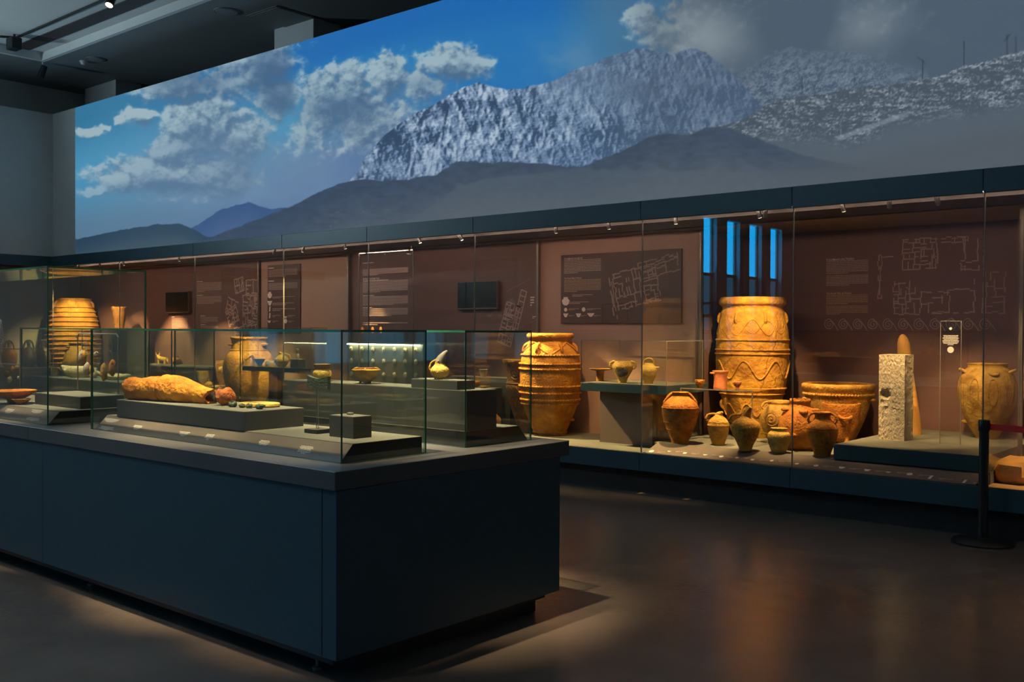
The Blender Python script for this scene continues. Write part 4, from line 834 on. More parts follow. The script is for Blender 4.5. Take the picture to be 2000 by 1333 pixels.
for (x0, y0, x1, y1, d, fl) in [(1763, 528, 1831, 464, 6, .95), (1745, 614, 1797, 548, 6, .9), (1797, 612, 1855, 570, 3, .6), (1820, 612, 1905, 545, 3, .45), (1715, 585, 1722, 500, 3, .9), (1720, 530, 1745, 500, 2, .5), (1838, 475, 1890, 462, 2, .8), (1876, 530, 1886, 462, 4, .9), (1886, 530, 1912, 465, 3, .4), (1924, 612, 1965, 530, 4, .85), (1919, 612, 1926, 480, 5, .9)]:
    a = PY(x0, y0, YB); b = PY(x1, y1, YB); draw(mb, plan_rooms(mb, abs(b[0]-a[0]), abs(b[2]-a[2]), d, rs, 0.012, fill=fl), (min(a[0], b[0]), YB-0.002, min(a[2], b[2])), 0, YB-0.002, 0.012, rs)
put('villa_plan', mb, M_prinf, t)
a0 = PY(1620, 634, YB); a1 = PY(1925, 634, YB); sp = (a1[0]-a0[0])/10
for i in range(11):
    c = np.array([a0[0]+sp*i, YB-0.002, a0[2]]); pts = []
    for j in range(46):
        th = 1.6+4*math.pi*(1-j/45); r_ = 0.008+0.052*j/45; pts.append(c+np.array([r_*math.cos(th), 0, r_*math.sin(th)]))
    e = pts[-1]
    for j in range(1, 12):
        u = j/11; pts.append(np.array([e[0]+u*sp*0.62, c[1], e[2]*(1-u)+(c[2]-0.065)*u+0.012*math.sin(math.pi*u)]))
    put('spiral', MB().tube(pts, 0.0055, 4), M_prinf, t)
# Kannia panel
YK = 9.62
pa_, pb_ = PY(1095, 632, YK), PY(1330, 632, YK); ptop = PY(1095, 499, YK)[2]
t = thing('information_panel', ((pa_[0]+pb_[0])/2, YK, pa_[2]), 'dark brown text panel with pale villa plan above the rope-banded pithos', 'information panel')
put('board', MB().bbox(pa_[0], pb_[0], YK, YK+0.025, pa_[2], ptop, 0.002), M_inset, t)
heading(t, 'Η αγρέπαυλη στην Καννιά', 1102, 1138, 503.5, 508, YK); heading(t, 'The Rural Villa at Kannia', 1102, 1136, 542, 546, YK, M_prind)
put('greek_text', para(MB(), 1102, 1174, 509, 536, 9, YK, 11), pmat('print_mid', (0.4, 0.3, 0.26)), t); put('english_text', para(MB(), 1102, 1174, 547.5, 572, 9, YK, 12), pmat('print_mid_tan', (0.4, 0.3, 0.26)), t)
mb = MB(); para(mb, 1118, 1158, 576, 581, 2, YK, 13); para(mb, 1111, 1150, 590, 595, 2, YK, 14); para(mb, 1111, 1131, 603, 607, 2, YK, 15); para(mb, 1146, 1174, 603, 607, 2, YK, 16); para(mb, 1111, 1122, 616, 619, 2, YK, 17); para(mb, 1134, 1146, 616, 619, 2, YK, 18); para(mb, 1160, 1174, 616, 619, 2, YK, 19); put('caption_text', mb, M_prinf, t)
mb = MB()
for x, y, kd, s_ in [(1105, 597, 'jar', .1), (1105, 609, 'jar', .045), (1140, 609, 'jar', .05), (1105, 620, 'basin', .05), (1130, 620, 'basin', .05), (1154, 619, 'bowl', .07)]: q = PY(x, y, YK); sil(mb, kd, (q[0], YK-0.002, q[2]), EX, -EYD, s_)
put('vessel_drawings', mb, M_print, t)
rs = random.Random(8); mb = MB(); o = PY(1217, 610, YK); e = PY(1185, 540, YK); f_ = PY(1322, 502, YK); g = PY(1291, 578, YK)
ex_ = math.atan2(f_[2]-e[2], f_[0]-e[0]); W_ = math.hypot(f_[0]-e[0], f_[2]-e[2])
q = PY(1207, 608, YK); draw(mb, plan_rooms(mb, W_*0.62, 0.44, 6, rs, 0.016), (q[0], 0, q[2]), ex_, YK-0.002, 0.012, rs)
q = PY(1250, 548, YK); draw(mb, plan_rooms(mb, W_*0.56, 0.2, 4, rs, 0.014), (q[0], 0, q[2]), ex_, YK-0.002, 0.012, rs)
q = PY(1190, 560, YK); draw(mb, [(0, -0.35, 0.02, 0.45), (0.03, -0.4, 0.012, 0.45)], (q[0], 0, q[2]), ex_, YK-0.002, 0.01, rs)
put('villa_plan', mb, pmat('print_plan', (0.34, 0.23, 0.20), 0.6, col2=(0.38, 0.26, 0.22), scale=50), t)
# wall screens
def screen(x0, x1, y0, y1, Y, label):
    a, b = PY(x0, y1, Y-0.06), PY(x1, y1, Y-0.06); z1 = PY(x0, y0, Y-0.06)[2]; t = thing('display_screen', ((a[0]+b[0])/2, Y, a[2]), label, 'screen', 'switched-off screens in the wall case')
    put('frame', MB().bbox(a[0], b[0], Y-0.06, Y-0.012, a[2], z1, 0.003), pmat('screen_frame', (0.10, 0.07, 0.06), 0.5, col2=(0.11, 0.075, 0.065)), t)
    put('display', MB().box(a[0]+0.012, b[0]-0.012, Y-0.063, Y-0.0601, a[2]+0.02, z1-0.012), pmat('screen_black', (0.006, 0.007, 0.008), 0.25, col2=(0.008, 0.009, 0.01)), t)
    put('bracket', MB().box((a[0]+b[0])/2-0.1, (a[0]+b[0])/2+0.1, Y-0.013, Y+0.005, a[2]+0.1, z1-0.1), M_black, t)
YL = 9.65
screen(893, 971, 551, 605, YL, 'larger switched-off black screen right of the hanging text panel'); screen(323, 368, 571, 612, YL, 'smaller switched-off black screen left of the city plan')
rs = random.Random(21)
t = thing('printed_graphic', (-8.3, YL-0.003, 1.6), 'slanted pale plan of a palace right of the larger screen', 'wall graphic')
mb = MB(); q = PY(968, 668, YL); hh = PY(968, 580, YL)[2]-q[2]; ww = PY(1000, 668, YL)[0]-q[0]
draw(mb, plan_rooms(mb, ww*0.9, hh*0.95, 7, rs, 0.016), (q[0]+0.02, 0, q[2]), -0.3, YL-0.002)
q2 = PY(1000, 640, YL); draw(mb, [(0.0, i*0.07, 0.10, 0.014) for i in range(8)]+[(0, 0, 0.014, 0.5), (0.09, 0, 0.014, 0.5)], (q2[0], 0, q2[2]), -0.3, YL-0.002)
put('palace_plan', mb, pmat('print_rose', (0.55, 0.36, 0.32), 0.6, col2=(0.6, 0.4, 0.36), scale=40), t)
put('guide_line', MB().tube([tuple(PY(990, 570, YL)-[0, .002, 0]), tuple(PY(1035, 545, YL)-[0, .002, 0])], 0.002, 4), M_prinf, t); put('guide_line', MB().tube([tuple(PY(1015, 642, YL)-[0, .002, 0]), tuple(PY(1047, 625, YL)-[0, .002, 0])], 0.002, 4), M_prinf, t)
mb = MB(); para(mb, 1036, 1048, 580, 600, 4, YL, 5, .5); para(mb, 1040, 1049, 618, 624, 2, YL, 6, .3); put('caption_text', mb, M_print, t)
# hanging acrylic text panel
YH = 9.15; a, b = PY(700, 742, YH), PY(806, 742, YH); z1 = PY(700, 495, YH)[2]; zl = max(a[2], 1.0)
t = thing('hanging_text_panel', ((a[0]+b[0])/2, YH, zl), 'clear acrylic panel of white text hung in the middle of the wall case', 'information panel')
put('sheet', MB().box(a[0], b[0], YH, YH+0.01, zl, z1), [ACRY], t)
for q in (a[0], b[0]-0.006): put('edge', MB().box(q, q+0.006, YH-0.001, YH+0.011, zl, z1), EDGEA, t)
for x in (703, 753, 803):
    q = PY(x, 497 if x > 750 else 500, YH); put('hanging_pin', MB().tube([(q[0], YH-0.012, q[2]), (q[0], YH, q[2])], 0.012, 8), M_alu, t); put('suspension_wire', MB().tube([(q[0], YH+0.005, z1-0.02), (q[0], YH+0.005, ZC)], 0.002, 4), M_alu, t)
mb = MB()
for k, (y0, y1, n) in enumerate([(527, 540, 5), (550, 573, 9), (580, 598, 7), (603, 619, 6), (630, 637, 2)]): para(mb, 709, 797, y0, y1, n, YH-0.001, 30+k)
put('body_text', mb, pmat('print_mid', (0.4, 0.3, 0.26)), t)
heading(t, 'The Royal Villa of Hagia Triada', 709, 741, 543, 546.5, YH-0.001); heading(t, 'The emergence of a new administrative centre', 709, 758, 546.5, 550, YH-0.001)
mb = MB()
for y in (514, 577.5, 601): para(mb, 709, 757, y, y+2, 1, YH-0.001, int(y))
put('subheading_text', mb, M_print, t)
for x in (708, 728, 744):
    q = PY(x, 645, YH); put('colour_drawing', MB().blob((q[0], YH-0.003, q[2]), 0.03, 0.002, 0.045, 10, 6), pmat('print_orange', (0.8, 0.25, 0.02), 0.6, col2=(0.85, 0.3, 0.03)), t)
# tan panel with inset
a, b = PY(512, 780, YL), PY(683, 780, YL); z1 = PY(512, 502, YL)[2]
t = thing('information_panel', ((a[0]+b[0])/2, YL, 0.6), 'tan panel with a dark inset of text and vase drawings left of the hanging panel', 'information panel')
put('board', MB().box(a[0], b[0], YL-0.02, YL-0.001, 0.45, ZC-0.1), M_panel, t)
a, b = PY(523, 640, YL-0.03), PY(587, 640, YL-0.03); z1 = PY(523, 519, YL-0.03)[2]
put('inset', MB().bbox(a[0], b[0], YL-0.035, YL-0.0205, a[2]-0.1, z1, 0.002), M_inset, t)
mb = MB(); Yt = YL-0.036
for k, (y0, y1, n) in enumerate([(528, 543, 6), (554, 568, 6)]): para(mb, 524.5, 581, y0, y1, n, Yt, 50+k)
put('body_text', mb, pmat('print_mid', (0.4, 0.3, 0.26)), t)
mb = MB()
for k, (x0, x1, y0, y1) in enumerate([(532, 576, 580, 584), (532, 574, 592, 598), (532, 577, 603, 609), (532, 548, 616, 621), (562, 577, 616, 621), (532, 544, 627, 631), (563, 575, 627, 631)]): para(mb, x0, x1, y0, y1, 2, Yt, 60+k)
put('caption_text', mb, M_prinf, t); mb = MB()
for y in (523.5, 549): para(mb, 524.5, 540, y, y+3, 1, Yt, int(y))
for x, y, kd, s_ in [(527, 583, 'jar', .1), (527, 597, 'basin', .08), (527, 609, 'slab', .06), (527, 622, 'slab', .06), (558, 622, 'bowl', .05), (526, 631, 'bowl', .06), (558, 632, 'jar', .07)]: q = PY(x, y, Yt); sil(mb, kd, (q[0], Yt-0.002, q[2]), EX, -EYD, s_)
put('vessel_drawings', mb, M_print, t)
# city plan panel
t = thing('printed_graphic', (-13.9, YL-0.003, 1.2), 'tall pale city plan with text blocks left of the tan panel', 'wall graphic')
mb = MB()
for k, (x0, x1, y0, y1, n) in enumerate([(385, 433, 553, 572, 7), (385, 433, 580, 595, 6), (392, 426, 620, 632, 5), (392, 426, 637, 645, 3), (336, 367, 622, 644, 8)]): para(mb, x0, x1, y0, y1, n, YL, 70+k)
put('body_text', mb, M_prinf, t); mb = MB()
for (x, y) in ((385, 550), (385, 577), (392, 617), (392, 634), (336, 619)): para(mb, x, x+17, y, y+2.2, 1, YL, x)
put('heading_text', mb, M_print, t)
rs = random.Random(5); mb = MB()
for (x0, y0, x1, y1, d, an) in [(474, 665, 506, 575, 7, 0), (480, 575, 506, 545, 3, 0), (460, 680, 505, 640, 5, 0.1), (440, 612, 462, 578, 4, -.3), (448, 640, 470, 606, 5, .4), (460, 575, 478, 545, 4, .2)]:
    a = PY(x0, y0, YL); b = PY(x1, y1, YL); draw(mb, plan_rooms(mb, abs(b[0]-a[0]), abs(b[2]-a[2]), d, rs, 0.022, fill=.9), (min(a[0], b[0]), 0, min(a[2], b[2])), an, YL-0.002, 0.008, rs)
put('city_plan', mb, pmat('print_rose', (0.55, 0.36, 0.32)), t)
# ------------------------------------------------------------------ seal display
YS = 9.3; a, b = PY(681, 760, YS), PY(828, 760, YS); z1 = PY(681, 669, YS)[2]; b = PY(827, 760, YS); b[0] = PY(826, 760, YS)[0]
t = thing('seal_display', ((a[0]+b[0])/2, YS, ZE), 'grey board of small round seals lit along its top edge', 'display board')
put('board', MB().box(a[0], b[0], YS, YS+0.03, 0.9, z1), pmat('seal_board', (0.2, 0.19, 0.165), 0.6, col2=(0.22, 0.21, 0.18)), t)
put('light_bar', MB().box(a[0]+0.02, b[0]-0.02, YS-0.05, YS-0.035, z1-0.03, z1-0.015), emat('bar_light', (1.0, 0.78, 0.45), 40.0), t)
put('canopy', MB().box(a[0], b[0], YS-0.06, YS, z1-0.012, z1), M_alu, t)
put('support', MB().box(a[0]+0.1, b[0]-0.1, YS+0.001, YS+0.029, ZE, 0.9), M_lamd, t)
for j, yy in enumerate((682, 705, 731)):
    for i in range(7):
        q = PY(688+i*21, yy+i*0.45, YS); n_ = 10
        o = solo('seal_stone', MB().blob((q[0], YS-0.018, q[2]), 0.03, 0.016, 0.036, 10, 7, 0.15, i*7+j), pmat('seal_ivory', (0.7, 0.58, 0.36), 0.4, col2=(0.8, 0.68, 0.45), scale=30), (q[0], YS-0.014, q[2]), 'tiny round seal stone in the %s row, number %s from the left' % (('top', 'middle', 'bottom')[j], ('one', 'two', 'three', 'four', 'five', 'six', 'seven')[i]), 'seal', 'seal stones on the lit board', True)
        put('impression', MB().tube([(q[0]+0.075, YS-0.003, q[2]), (q[0]+0.075, YS, q[2])], 0.03, 12), pmat('seal_cast', (0.22, 0.2, 0.17), 0.6, col2=(0.25, 0.23, 0.2)), t)
# ------------------------------------------------------------------ barrier post
p = PZ(1920, 1050, 0.0)*0.972; k = SC(p); H = (1053-812)/k
t = thing('barrier_post', p, 'black retractable belt barrier post with red belt at the right edge', 'barrier')
put('base', MB().lathe([(0.0, 0), (0.222, 0), (0.227, 0.012), (0.21, 0.03), (0.08, 0.045), (0.03, 0.05)], p, 40), M_black, t, True)
put('pole', MB().lathe([(0.036, 0.045), (0.036, H-0.085)], p, 24), M_black, t, True); put('belt_head', MB().lathe([(0.041, H-0.085), (0.043, H-0.08), (0.043, H-0.012), (0.038, H)], p, 24), M_black, t, True)
q = PX(2060, 830, p[0]+0.75)
b0_ = p+np.array([0.04, 0, H-0.05]); e_ = np.array([p[0]+1.6, p[1]-0.42, H-0.06])
dv = e_-b0_; nv = np.array([-dv[1], dv[0], 0]); nv /= np.linalg.norm(nv); nv *= 0.001; up = np.array([0, 0, 0.024])
put('belt', MB().add([b0_-up-nv, e_-up-nv, e_+up-nv, b0_+up-nv, b0_-up+nv, e_-up+nv, e_+up+nv, b0_+up+nv], [(0, 1, 2, 3), (4, 7, 6, 5), (0, 4, 5, 1), (1, 5, 6, 2), (2, 6, 7, 3), (3, 7, 4, 0)]), pmat('belt_red', (0.75, 0.015, 0.012), 0.6, col2=(0.8, 0.02, 0.015), scale=60), t, label='red woven belt')
# stones in the sandy last bay
for k2, (x, y, s_, lb) in enumerate([(1948, 912, 0.15, 'rough ochre stone lying on the sand behind the barrier post'), (1992, 945, 0.22, 'orange stone slab on the sand at the right edge of the picture'), (1968, 924, 0.05, 'small pebble beside the rough stone on the sand')]):
    q = PZ(x, y, 0.40); solo('stone', MB().blob((q[0], q[1], 0.40+s_*0.4), s_, s_*0.7, s_*0.55, 14, 9, 0.25, k2, flat=0.7), ST['ochre'], (q[0], q[1], 0.40), lb, 'stone', 'stones on the sand', True)
# ================================================================== inside the nearest glass case
def riser(name, x0, x1, y0, y1, z0, z1, label, group='dark display blocks'):
    t = thing(name, ((x0+x1)/2, (y0+y1)/2, z0), label, 'display block', group)
    put('body', MB().bbox(x0, x1, y0, y1, z0+0.0005, z1-0.002, 0.0015), pmat('block_slate', (0.055, 0.058, 0.055), 0.55, col2=(0.062, 0.066, 0.062), scale=20), t)
    put('top_cover', MB().box(x0+0.001, x1-0.001, y0+0.001, y1-0.001, z1-0.002, z1), M_deck, t); return t
ZT0 = ZPL+0.003
nc = PZ(477, 843, ZT0); kb = SC(nc); Zb = ZT0+38/kb; xl = PY(228, 800, nc[1])[0]; yb2 = PX(593, 800, nc[0])[1]
riser('display_block', xl, nc[0], nc[1], min(yb2, Yn1-0.03), ZT0, Zb, 'long low dark block under the terracotta leg')
# terracotta leg fragment, a hollow tapering shell lying on its side along the block
yc = nc[1]+0.17
def shell(x0, x1, radii, z0, seed, ragged=(0, 1), crest=None, thick=0.012, flat=0.86, seg=30, n=22):
    rs = random.Random(seed); mb = MB(); V_ = []; zig = [[rs.uniform(-1, 1) for _ in range(seg)] for _ in range(2)]
    for layer in (0, 1):
        for i in range(n+1):
            u = i/n; r = float(np.interp(u, [q[0] for q in radii], [q[1] for q in radii]))-layer*thick; c = float(np.interp(u, [q[0] for q in radii], [q[2] for q in radii]))
            for k in range(seg):
                a = 2*math.pi*k/seg; x = x0+(x1-x0)*u
                if i == 0: x += zig[0][k]*0.012*ragged[0]
                if i == n: x += zig[1][k]*0.022*ragged[1]
                w = 1+0.03*math.sin(3*a+u*9)+0.02*math.sin(5*a-u*14)
                if i == 0: w *= 1.0+0.10*max(0, math.sin(a))
                zc_ = 9.9 if crest is None else z0+r*1.86*(crest+0.05*math.sin(u*11+1)+0.035*math.sin(u*29)+0.03*math.sin(u*53+k))
                yy = r*math.cos(a)*w*1.05; dx = x-XM; V_.append((XM+dx*CR-yy*SR, yc+dx*SR+yy*CR, min(zc_, max(z0+0.001+layer*thick, z0+r*flat+r*math.sin(a)*w))))
    f = []; m = (n+1)*seg
    for i in range(n):
        for k in range(seg):
            k2 = (k+1) % seg; a, b, c, d = i*seg+k, i*seg+k2, (i+1)*seg+k2, (i+1)*seg+k; f.append((a, d, c, b)); f.append((m+a, m+b, m+c, m+d))
    for i in (0, n):
        for k in range(seg):
            k2 = (k+1) % seg; a, b = i*seg+k, i*seg+k2; f.append((a, b, m+b, m+a) if i == 0 else (a, m+a, m+b, b))
    return mb.add(V_, f)
LA, LB = PY(259, 775, nc[1]+0.095), PY(414, 786, nc[1]+0.215); AN = math.atan2(LB[1]-LA[1], LB[0]-LA[0]); CR, SR = math.cos(AN), math.sin(AN); LL = math.hypot(LB[1]-LA[1], LB[0]-LA[0])
yc = (LA[1]+LB[1])/2; XM = (LA[0]+LB[0])/2; xa, xc = XM-LL/2, XM+LL/2; xb = xa+LL*0.44; k1 = SC((xa, yc, Zb)); k2_ = SC((xc, yc, Zb))
lg = thing('fired_clay_leg_sculpture', ((xa+xc)/2, yc, Zb), 'cracked hollow terracotta leg lying on the long dark block', 'sculpture')
TC = pmat('terracotta_cracked', (0.46, 0.13, 0.004), 0.8, col2=(0.78, 0.34, 0.012), scale=11, bump=0.9, bscale=45, cracks=1.5)
put('upper_piece', shell(xa, xb-0.002, [(0, 23.5/k1, 0), (0.5, 25/k1, 0), (1, 26/k1, 0)], Zb, 3, (1, 0.35), 0.90), TC, lg, True)
put('lower_piece', shell(xb+0.002, xc, [(0, 26/k1, 0), (0.2, 27/k1, 0), (0.5, 22.5/k1, 0), (0.8, 18/k2_, 0), (1, 15.5/k2_, 0)], Zb, 5, (0.35, 1)), TC, lg, True)
pq = PY(438, 788, nc[1]+0.2); rf = 17/SC(pq)
ft = thing('fired_clay_foot_sculpture', (pq[0], pq[1], Zb), 'broken reddish terracotta foot right of the leg on the block', 'sculpture')
put('toe_shell', MB().blob((pq[0]+0.012, pq[1], Zb+rf*0.95), rf*1.05, rf*1.15, rf*1.0, 22, 14, 0.22, 11, flat=0.93), pmat('terracotta_red', (0.34, 0.07, 0.012), 0.8, col2=(0.55, 0.18, 0.03), scale=25, bump=0.7, bscale=70), ft, True)
put('broken_hollow', MB().blob((pq[0]-rf*0.75, pq[1]-rf*0.25, Zb+rf*0.95), rf*0.5, rf*0.75, rf*0.7, 14, 10, 0.3, 4, flat=0.9), CL['dark'], ft, True, label='dark broken hollow')
# inscribed disc
q = PZ(507, 789, Zb); q[1] = min(q[1], nc[1]+0.28); q = PY(507, 787, nc[1]+0.29); kq = SC(q); rd_ = 45/kq
dk = thing('inscribed_disc', (q[0], q[1], Zb), 'flat yellow clay disc with dark signs behind the green lumps', 'disc')
mb = MB().lathe([(0.001, 0), (rd_*0.95, 0.0), (rd_, 0.008), (rd_*0.98, 0.02), (rd_*0.5, 0.024), (0.001, 0.024)], (0, 0, 0), 36, 0.01)
mb.v = [(q[0]+x, q[1]+y*0.8, Zb+0.0005+z) for x, y, z in mb.v]; put('disc', mb, CL['cream'], dk, True)
put('signs', lines(MB(), (q[0]-rd_*0.45, q[1]-0.02, Zb+0.0255), (1, 0, 0), (0, -1, 0), rd_*0.9, 3, 0.02, th=0.4, seed=2), CL['dark'], dk)
for i, (x, y, s_) in enumerate([(455, 793.5, 8.5), (472, 795, 6), (487, 796, 6.5), (508, 798, 8)]):
    q = PZ(x, y+2, Zb); kk = SC(q); s_ = 1.2*s_/kk
    solo('bronze_lump', MB().blob((q[0], q[1], Zb+s_*0.55), s_, s_*0.7, s_*0.6, 12, 8, 0.35, 20+i, flat=0.9), ST['bronze'], (q[0], q[1], Zb), ('largest green bronze lump, first beside the terracotta foot', 'second small dark green bronze lump from the foot', 'third small dark green bronze lump from the foot', 'brownish bronze lump, last of the four by the disc')[i], 'lump', 'corroded bronze lumps', True)
# double axe on acrylic rod
q = PZ(609, 847, ZT0); kk = SC(q)
ax = thing('axe_stand', (q[0], q[1], ZT0), 'clear acrylic rod stand with square base holding the double axe', 'stand')
w = 24/kk; zr = ZT0+(847-760)/kk
put('base_plate', MB().box(q[0]-w*0.8, q[0]+w*0.8, q[1]-w*0.1, q[1]+w*1.5, ZT0, ZT0+0.022), [ACRY], ax); put('base_rim', MB().box(q[0]-w*0.8, q[0]+w*0.8, q[1]-w*0.1-0.002, q[1]-w*0.1, ZT0, ZT0+0.022), M_lamd, ax); put('base_rim', MB().box(q[0]+w*0.8, q[0]+w*0.8+0.002, q[1]-w*0.1, q[1]+w*1.5, ZT0, ZT0+0.022), M_lamd, ax)
ya = q[1]+w*0.7; put('rod', MB().box(q[0]-0.009, q[0]+0.009, ya-0.009, ya+0.009, ZT0+0.022, zr), [ACRY], ax); put('rod_edge', MB().box(q[0]+0.007, q[0]+0.0095, ya-0.010, ya-0.0075, ZT0+0.022, zr), EDGEA, ax); put('rod_edge', MB().box(q[0]-0.0095, q[0]-0.007, ya-0.010, ya-0.0075, ZT0+0.022, zr), pmat('acrylic_edge_dark', (0.1, 0.11, 0.1), 0.2, col2=(0.13, 0.14, 0.13)), ax)
L_ = 24.5/kk; top = ZT0+(847-735)/kk; bot = zr; md = (top+bot)/2
poly = []
for i in range(9): u = -1+i/4; poly.append((q[0]+L_*u*1.28, bot+(0.004 if abs(u) < .99 else 0)+0.010*(1-abs(u))-0.004))
for i in range(9): u = 1-i/4; poly.append((q[0]+L_*u*1.28, top-0.016*(1-abs(u)**1.5)))
ang = 0.0
solo('double_axe', MB().prism(poly, 'y', ya-0.011, ya+0.011), ST['bronze'], (q[0], ya, bot), 'dark green double axe head held on a clear rod', 'axe', smooth=False)
# small cube with a ring
c3 = PZ(690, 858, ZT0); kk = SC(c3); xc0 = PY(643, 850, c3[1])[0]; yc1 = PX(726, 850, c3[0])[1]; zc = ZT0+43/kk
riser('display_block', xc0, c3[0], c3[1], yc1, ZT0, zc, 'small dark cube at the front right corner of the nearest case')
q = PZ(684, 810, zc); solo('seal_ring', MB().lathe([(0.005, 0), (0.018, 0), (0.02, 0.006), (0.014, 0.011), (0.004, 0.012)], q, 18, 0.04), ST['bronze'], q, 'tiny dark bronze ring lying on the small cube', 'ring', smooth=True)
# ================================================================== far glass case: long block, bowl, jug
n2 = PZ(911, 843, ZT0); k3 = SC(n2); Z2 = ZT0+79/k3; x2 = PY(553, 760, n2[1])[0]; y2 = PX(970, 800, n2[0])[1]
riser('display_block', x2, n2[0], n2[1], y2, ZT0, Z2, 'long tall dark block in the far case under bowl and jug')
G4 = 'vessels on the long far block'
P = Pot('flanged_vase', 629, 744, Z2, [(744, 11), (740, 14), (733, 17.5), (726, 17), (722, 14), (720, 12.5), (716, 14.5), (711, 16.5)], 'cream', 'small vase with red zigzag collar and side handle behind the axe', 'vase', G4, at=(*PY(629, 744, n2[1]+0.10)[:2], Z2), depth=0.5)
P.ear(60, 724, 738, 5, 2.2); put('painted_collar', MB().lathe([(P.R(P.Z(720))+0.0015, P.Z(720)), (P.R(P.Z(716))+0.002, P.Z(716)), (P.R(P.Z(711.5))+0.002, P.Z(711.5))], P.p, 36), CL['red'], P.t, True, label='red zigzag painted collar')
for i in range(14):
    a = i*360/14; put('zigzag', MB().add([P.at(a-11, P.R(P.Z(719))+0.005, P.Z(719.4)), P.at(a+11, P.R(P.Z(719))+0.005, P.Z(719.4)), P.at(a, P.R(P.Z(712))+0.0035, P.Z(712.5))], [(0, 1, 2)]), CL['brown'], P.t)
P = Pot('tripod_bowl', 715, 749, Z2, [(744, 11), (740, 16), (734, 21), (728, 25.5), (723, 28), (721.5, 28), (721, 24), (720.5, 17), (719, 16.5)], 'tan', 'wide tripod bowl with small rim lugs in the far glass case', 'bowl', G4, at=(*PY(715, 749, n2[1]+0.10)[:2], Z2), depth=0.6)
P.legs(3, 743, 2.6, 12, az0=40); P.ear(-88, 718, 724, 2.5, 1.8, 'lug').ear(88, 718, 724, 2.5, 1.8, 'lug').ear(-5, 719, 724, 2.0, 1.8, 'lug')
put('red_lining', MB().lathe([(17.0/P.k, P.Z(720.2)), (17.6/P.k, P.Z(718.2)), (15.5/P.k, P.Z(718.4)), (13/P.k, P.Z(722))], P.p, 36), CL['red'], P.t, True, label='red painted inner rim')
r1 = PY(803, 757, n2[1]+0.012); xr0 = r1[0]; xr1 = PY(893, 757, n2[1]+0.012)[0]; Z3 = PY(803, 740, n2[1]+0.012)[2]
riser('display_block', xr0, min(xr1, n2[0]-0.01), n2[1]+0.012, n2[1]+0.16, Z2, Z3, 'low slab under the long-spouted jug on the far block')
P = Pot('long_spout_jug', 859, 738.5, Z3, [(736, 10), (733, 14), (728, 17.5), (722, 18.5), (717, 17), (713, 13), (709, 10.5), (704, 9.5), (699, 8.5)], 'cream', 'jug with long slanting grey spout on the low slab of the far block', 'jug', G4, at=(*PY(859, 738, n2[1]+0.085)[:2], Z3))
P.ear(-80, 701, 722, 6, 1.7).legs(3, 735, 2, 9, az0=20)
put('spout', MB().tube([P.at(0, 0, P.Z(706)), P.at(60, 5/P.k, P.Z(696)), P.at(70, 10/P.k, P.Z(688)), P.at(75, 15/P.k, P.Z(683))], [10.5/P.k, 8.5/P.k, 5/P.k, 2.4/P.k], 12), pmat('glaze_grey', (0.16, 0.15, 0.15), 0.6, col2=(0.22, 0.2, 0.19), scale=12), P.t, True, label='grey slanting spout')
put('eye_boss', MB().blob(P.at(-15, P.R(P.Z(703))+0.001, P.Z(703)), 0.006, 0.006, 0.006, 8, 6), CL['cream'], P.t, True)
# ================================================================== tall glass case at the left
nb = PZ(157, 800, ZT0); kk = SC(nb); Zt = ZT0+24/kk; xq = PY(68, 790, nb[1])[0]
riser('display_block', xq, nb[0], nb[1], nb[1]+0.32, ZT0, Zt, 'low dark block under the wire frame in the tall glass case')
fa, fb = PZ(152, 761, Zt), PZ(231, 770, Zt); zf = PX(152, 652, fa[0])[2]; fd = fb-fa
t = thing('wire_frame', (fa+fb)/2, 'thin metal wire frame hung with loom weights in the tall case', 'stand')
F_ = lambda u, z: (fa[0]+fd[0]*u, fa[1]+fd[1]*u, z)
put('wire', MB().tube([F_(0, Zt), F_(0, zf-0.02), F_(0.04, zf), F_(0.96, zf), F_(1, zf-0.02), F_(1, Zt)], 0.005, 8), M_alu, t, True)
wts = [(160, 700, 9, 15, 'grey', 'grey oval loom weight hung beside the left upright'), (165, 697, 6, 12, 'tan', 'yellow loom weight tucked behind the grey oval one'), (188, 692, 7, 5.5, 'pale', 'small pale loom weight hung highest in the middle'), (170, 722, 9, 13, 'grey', 'speckled brown loom weight hung low near the middle'), (179, 722, 6, 9, 'tan', 'small tan loom weight behind the speckled one'), (203, 728, 8, 18, 'tan', 'long tan loom weight with hole, tallest in the frame'), (220, 719, 9, 16, 'orange', 'bright orange oval loom weight near the right upright')]
for i, (x, y, rx, rz, mt, lb) in enumerate(wts):
    uu_ = (x-152)/81; q = fa+fd*uu_; q = PX(x, y, q[0]); kk2 = SC(q); o = thing('loom_weight', (q[0], q[1], q[2]-rz/kk2), lb, 'loom weight', 'loom weights on the wire frame')
    put('clay', MB().blob(q, rx*0.7/kk2, rx*0.8/kk2, rz/kk2, 14, 10, 0.12, 40+i), CL.get(mt, ST.get(mt)), o, True)
    put('thread', MB().tube([(q[0], q[1], q[2]+rz*0.8/kk2), F_(uu_, zf)], 0.0012, 4), M_white, o)
    vd = EYE-q; vd[2] = 0; vd /= np.linalg.norm(vd); put('hole', MB().tube([q+vd*(rx*0.62/kk2)+np.array([0, 0, rz*0.45/kk2]), q+np.array([0, 0, rz*0.45/kk2])], 0.006, 8), CL['dark'], o)
P = Pot('wide_plate', 28, 790, ZT0, [(783, 12), (779, 20), (772, 33), (766, 40), (764, 40.5)], 'orange', 'wide flat orange plate on a low foot at the left edge', 'plate', 'dishes in the tall case', depth=0.75)
put('foot', MB().lathe([(13/P.k, 0), (13/P.k, P.Z(782))], P.p, 30), CL['dark'], P.t, True)
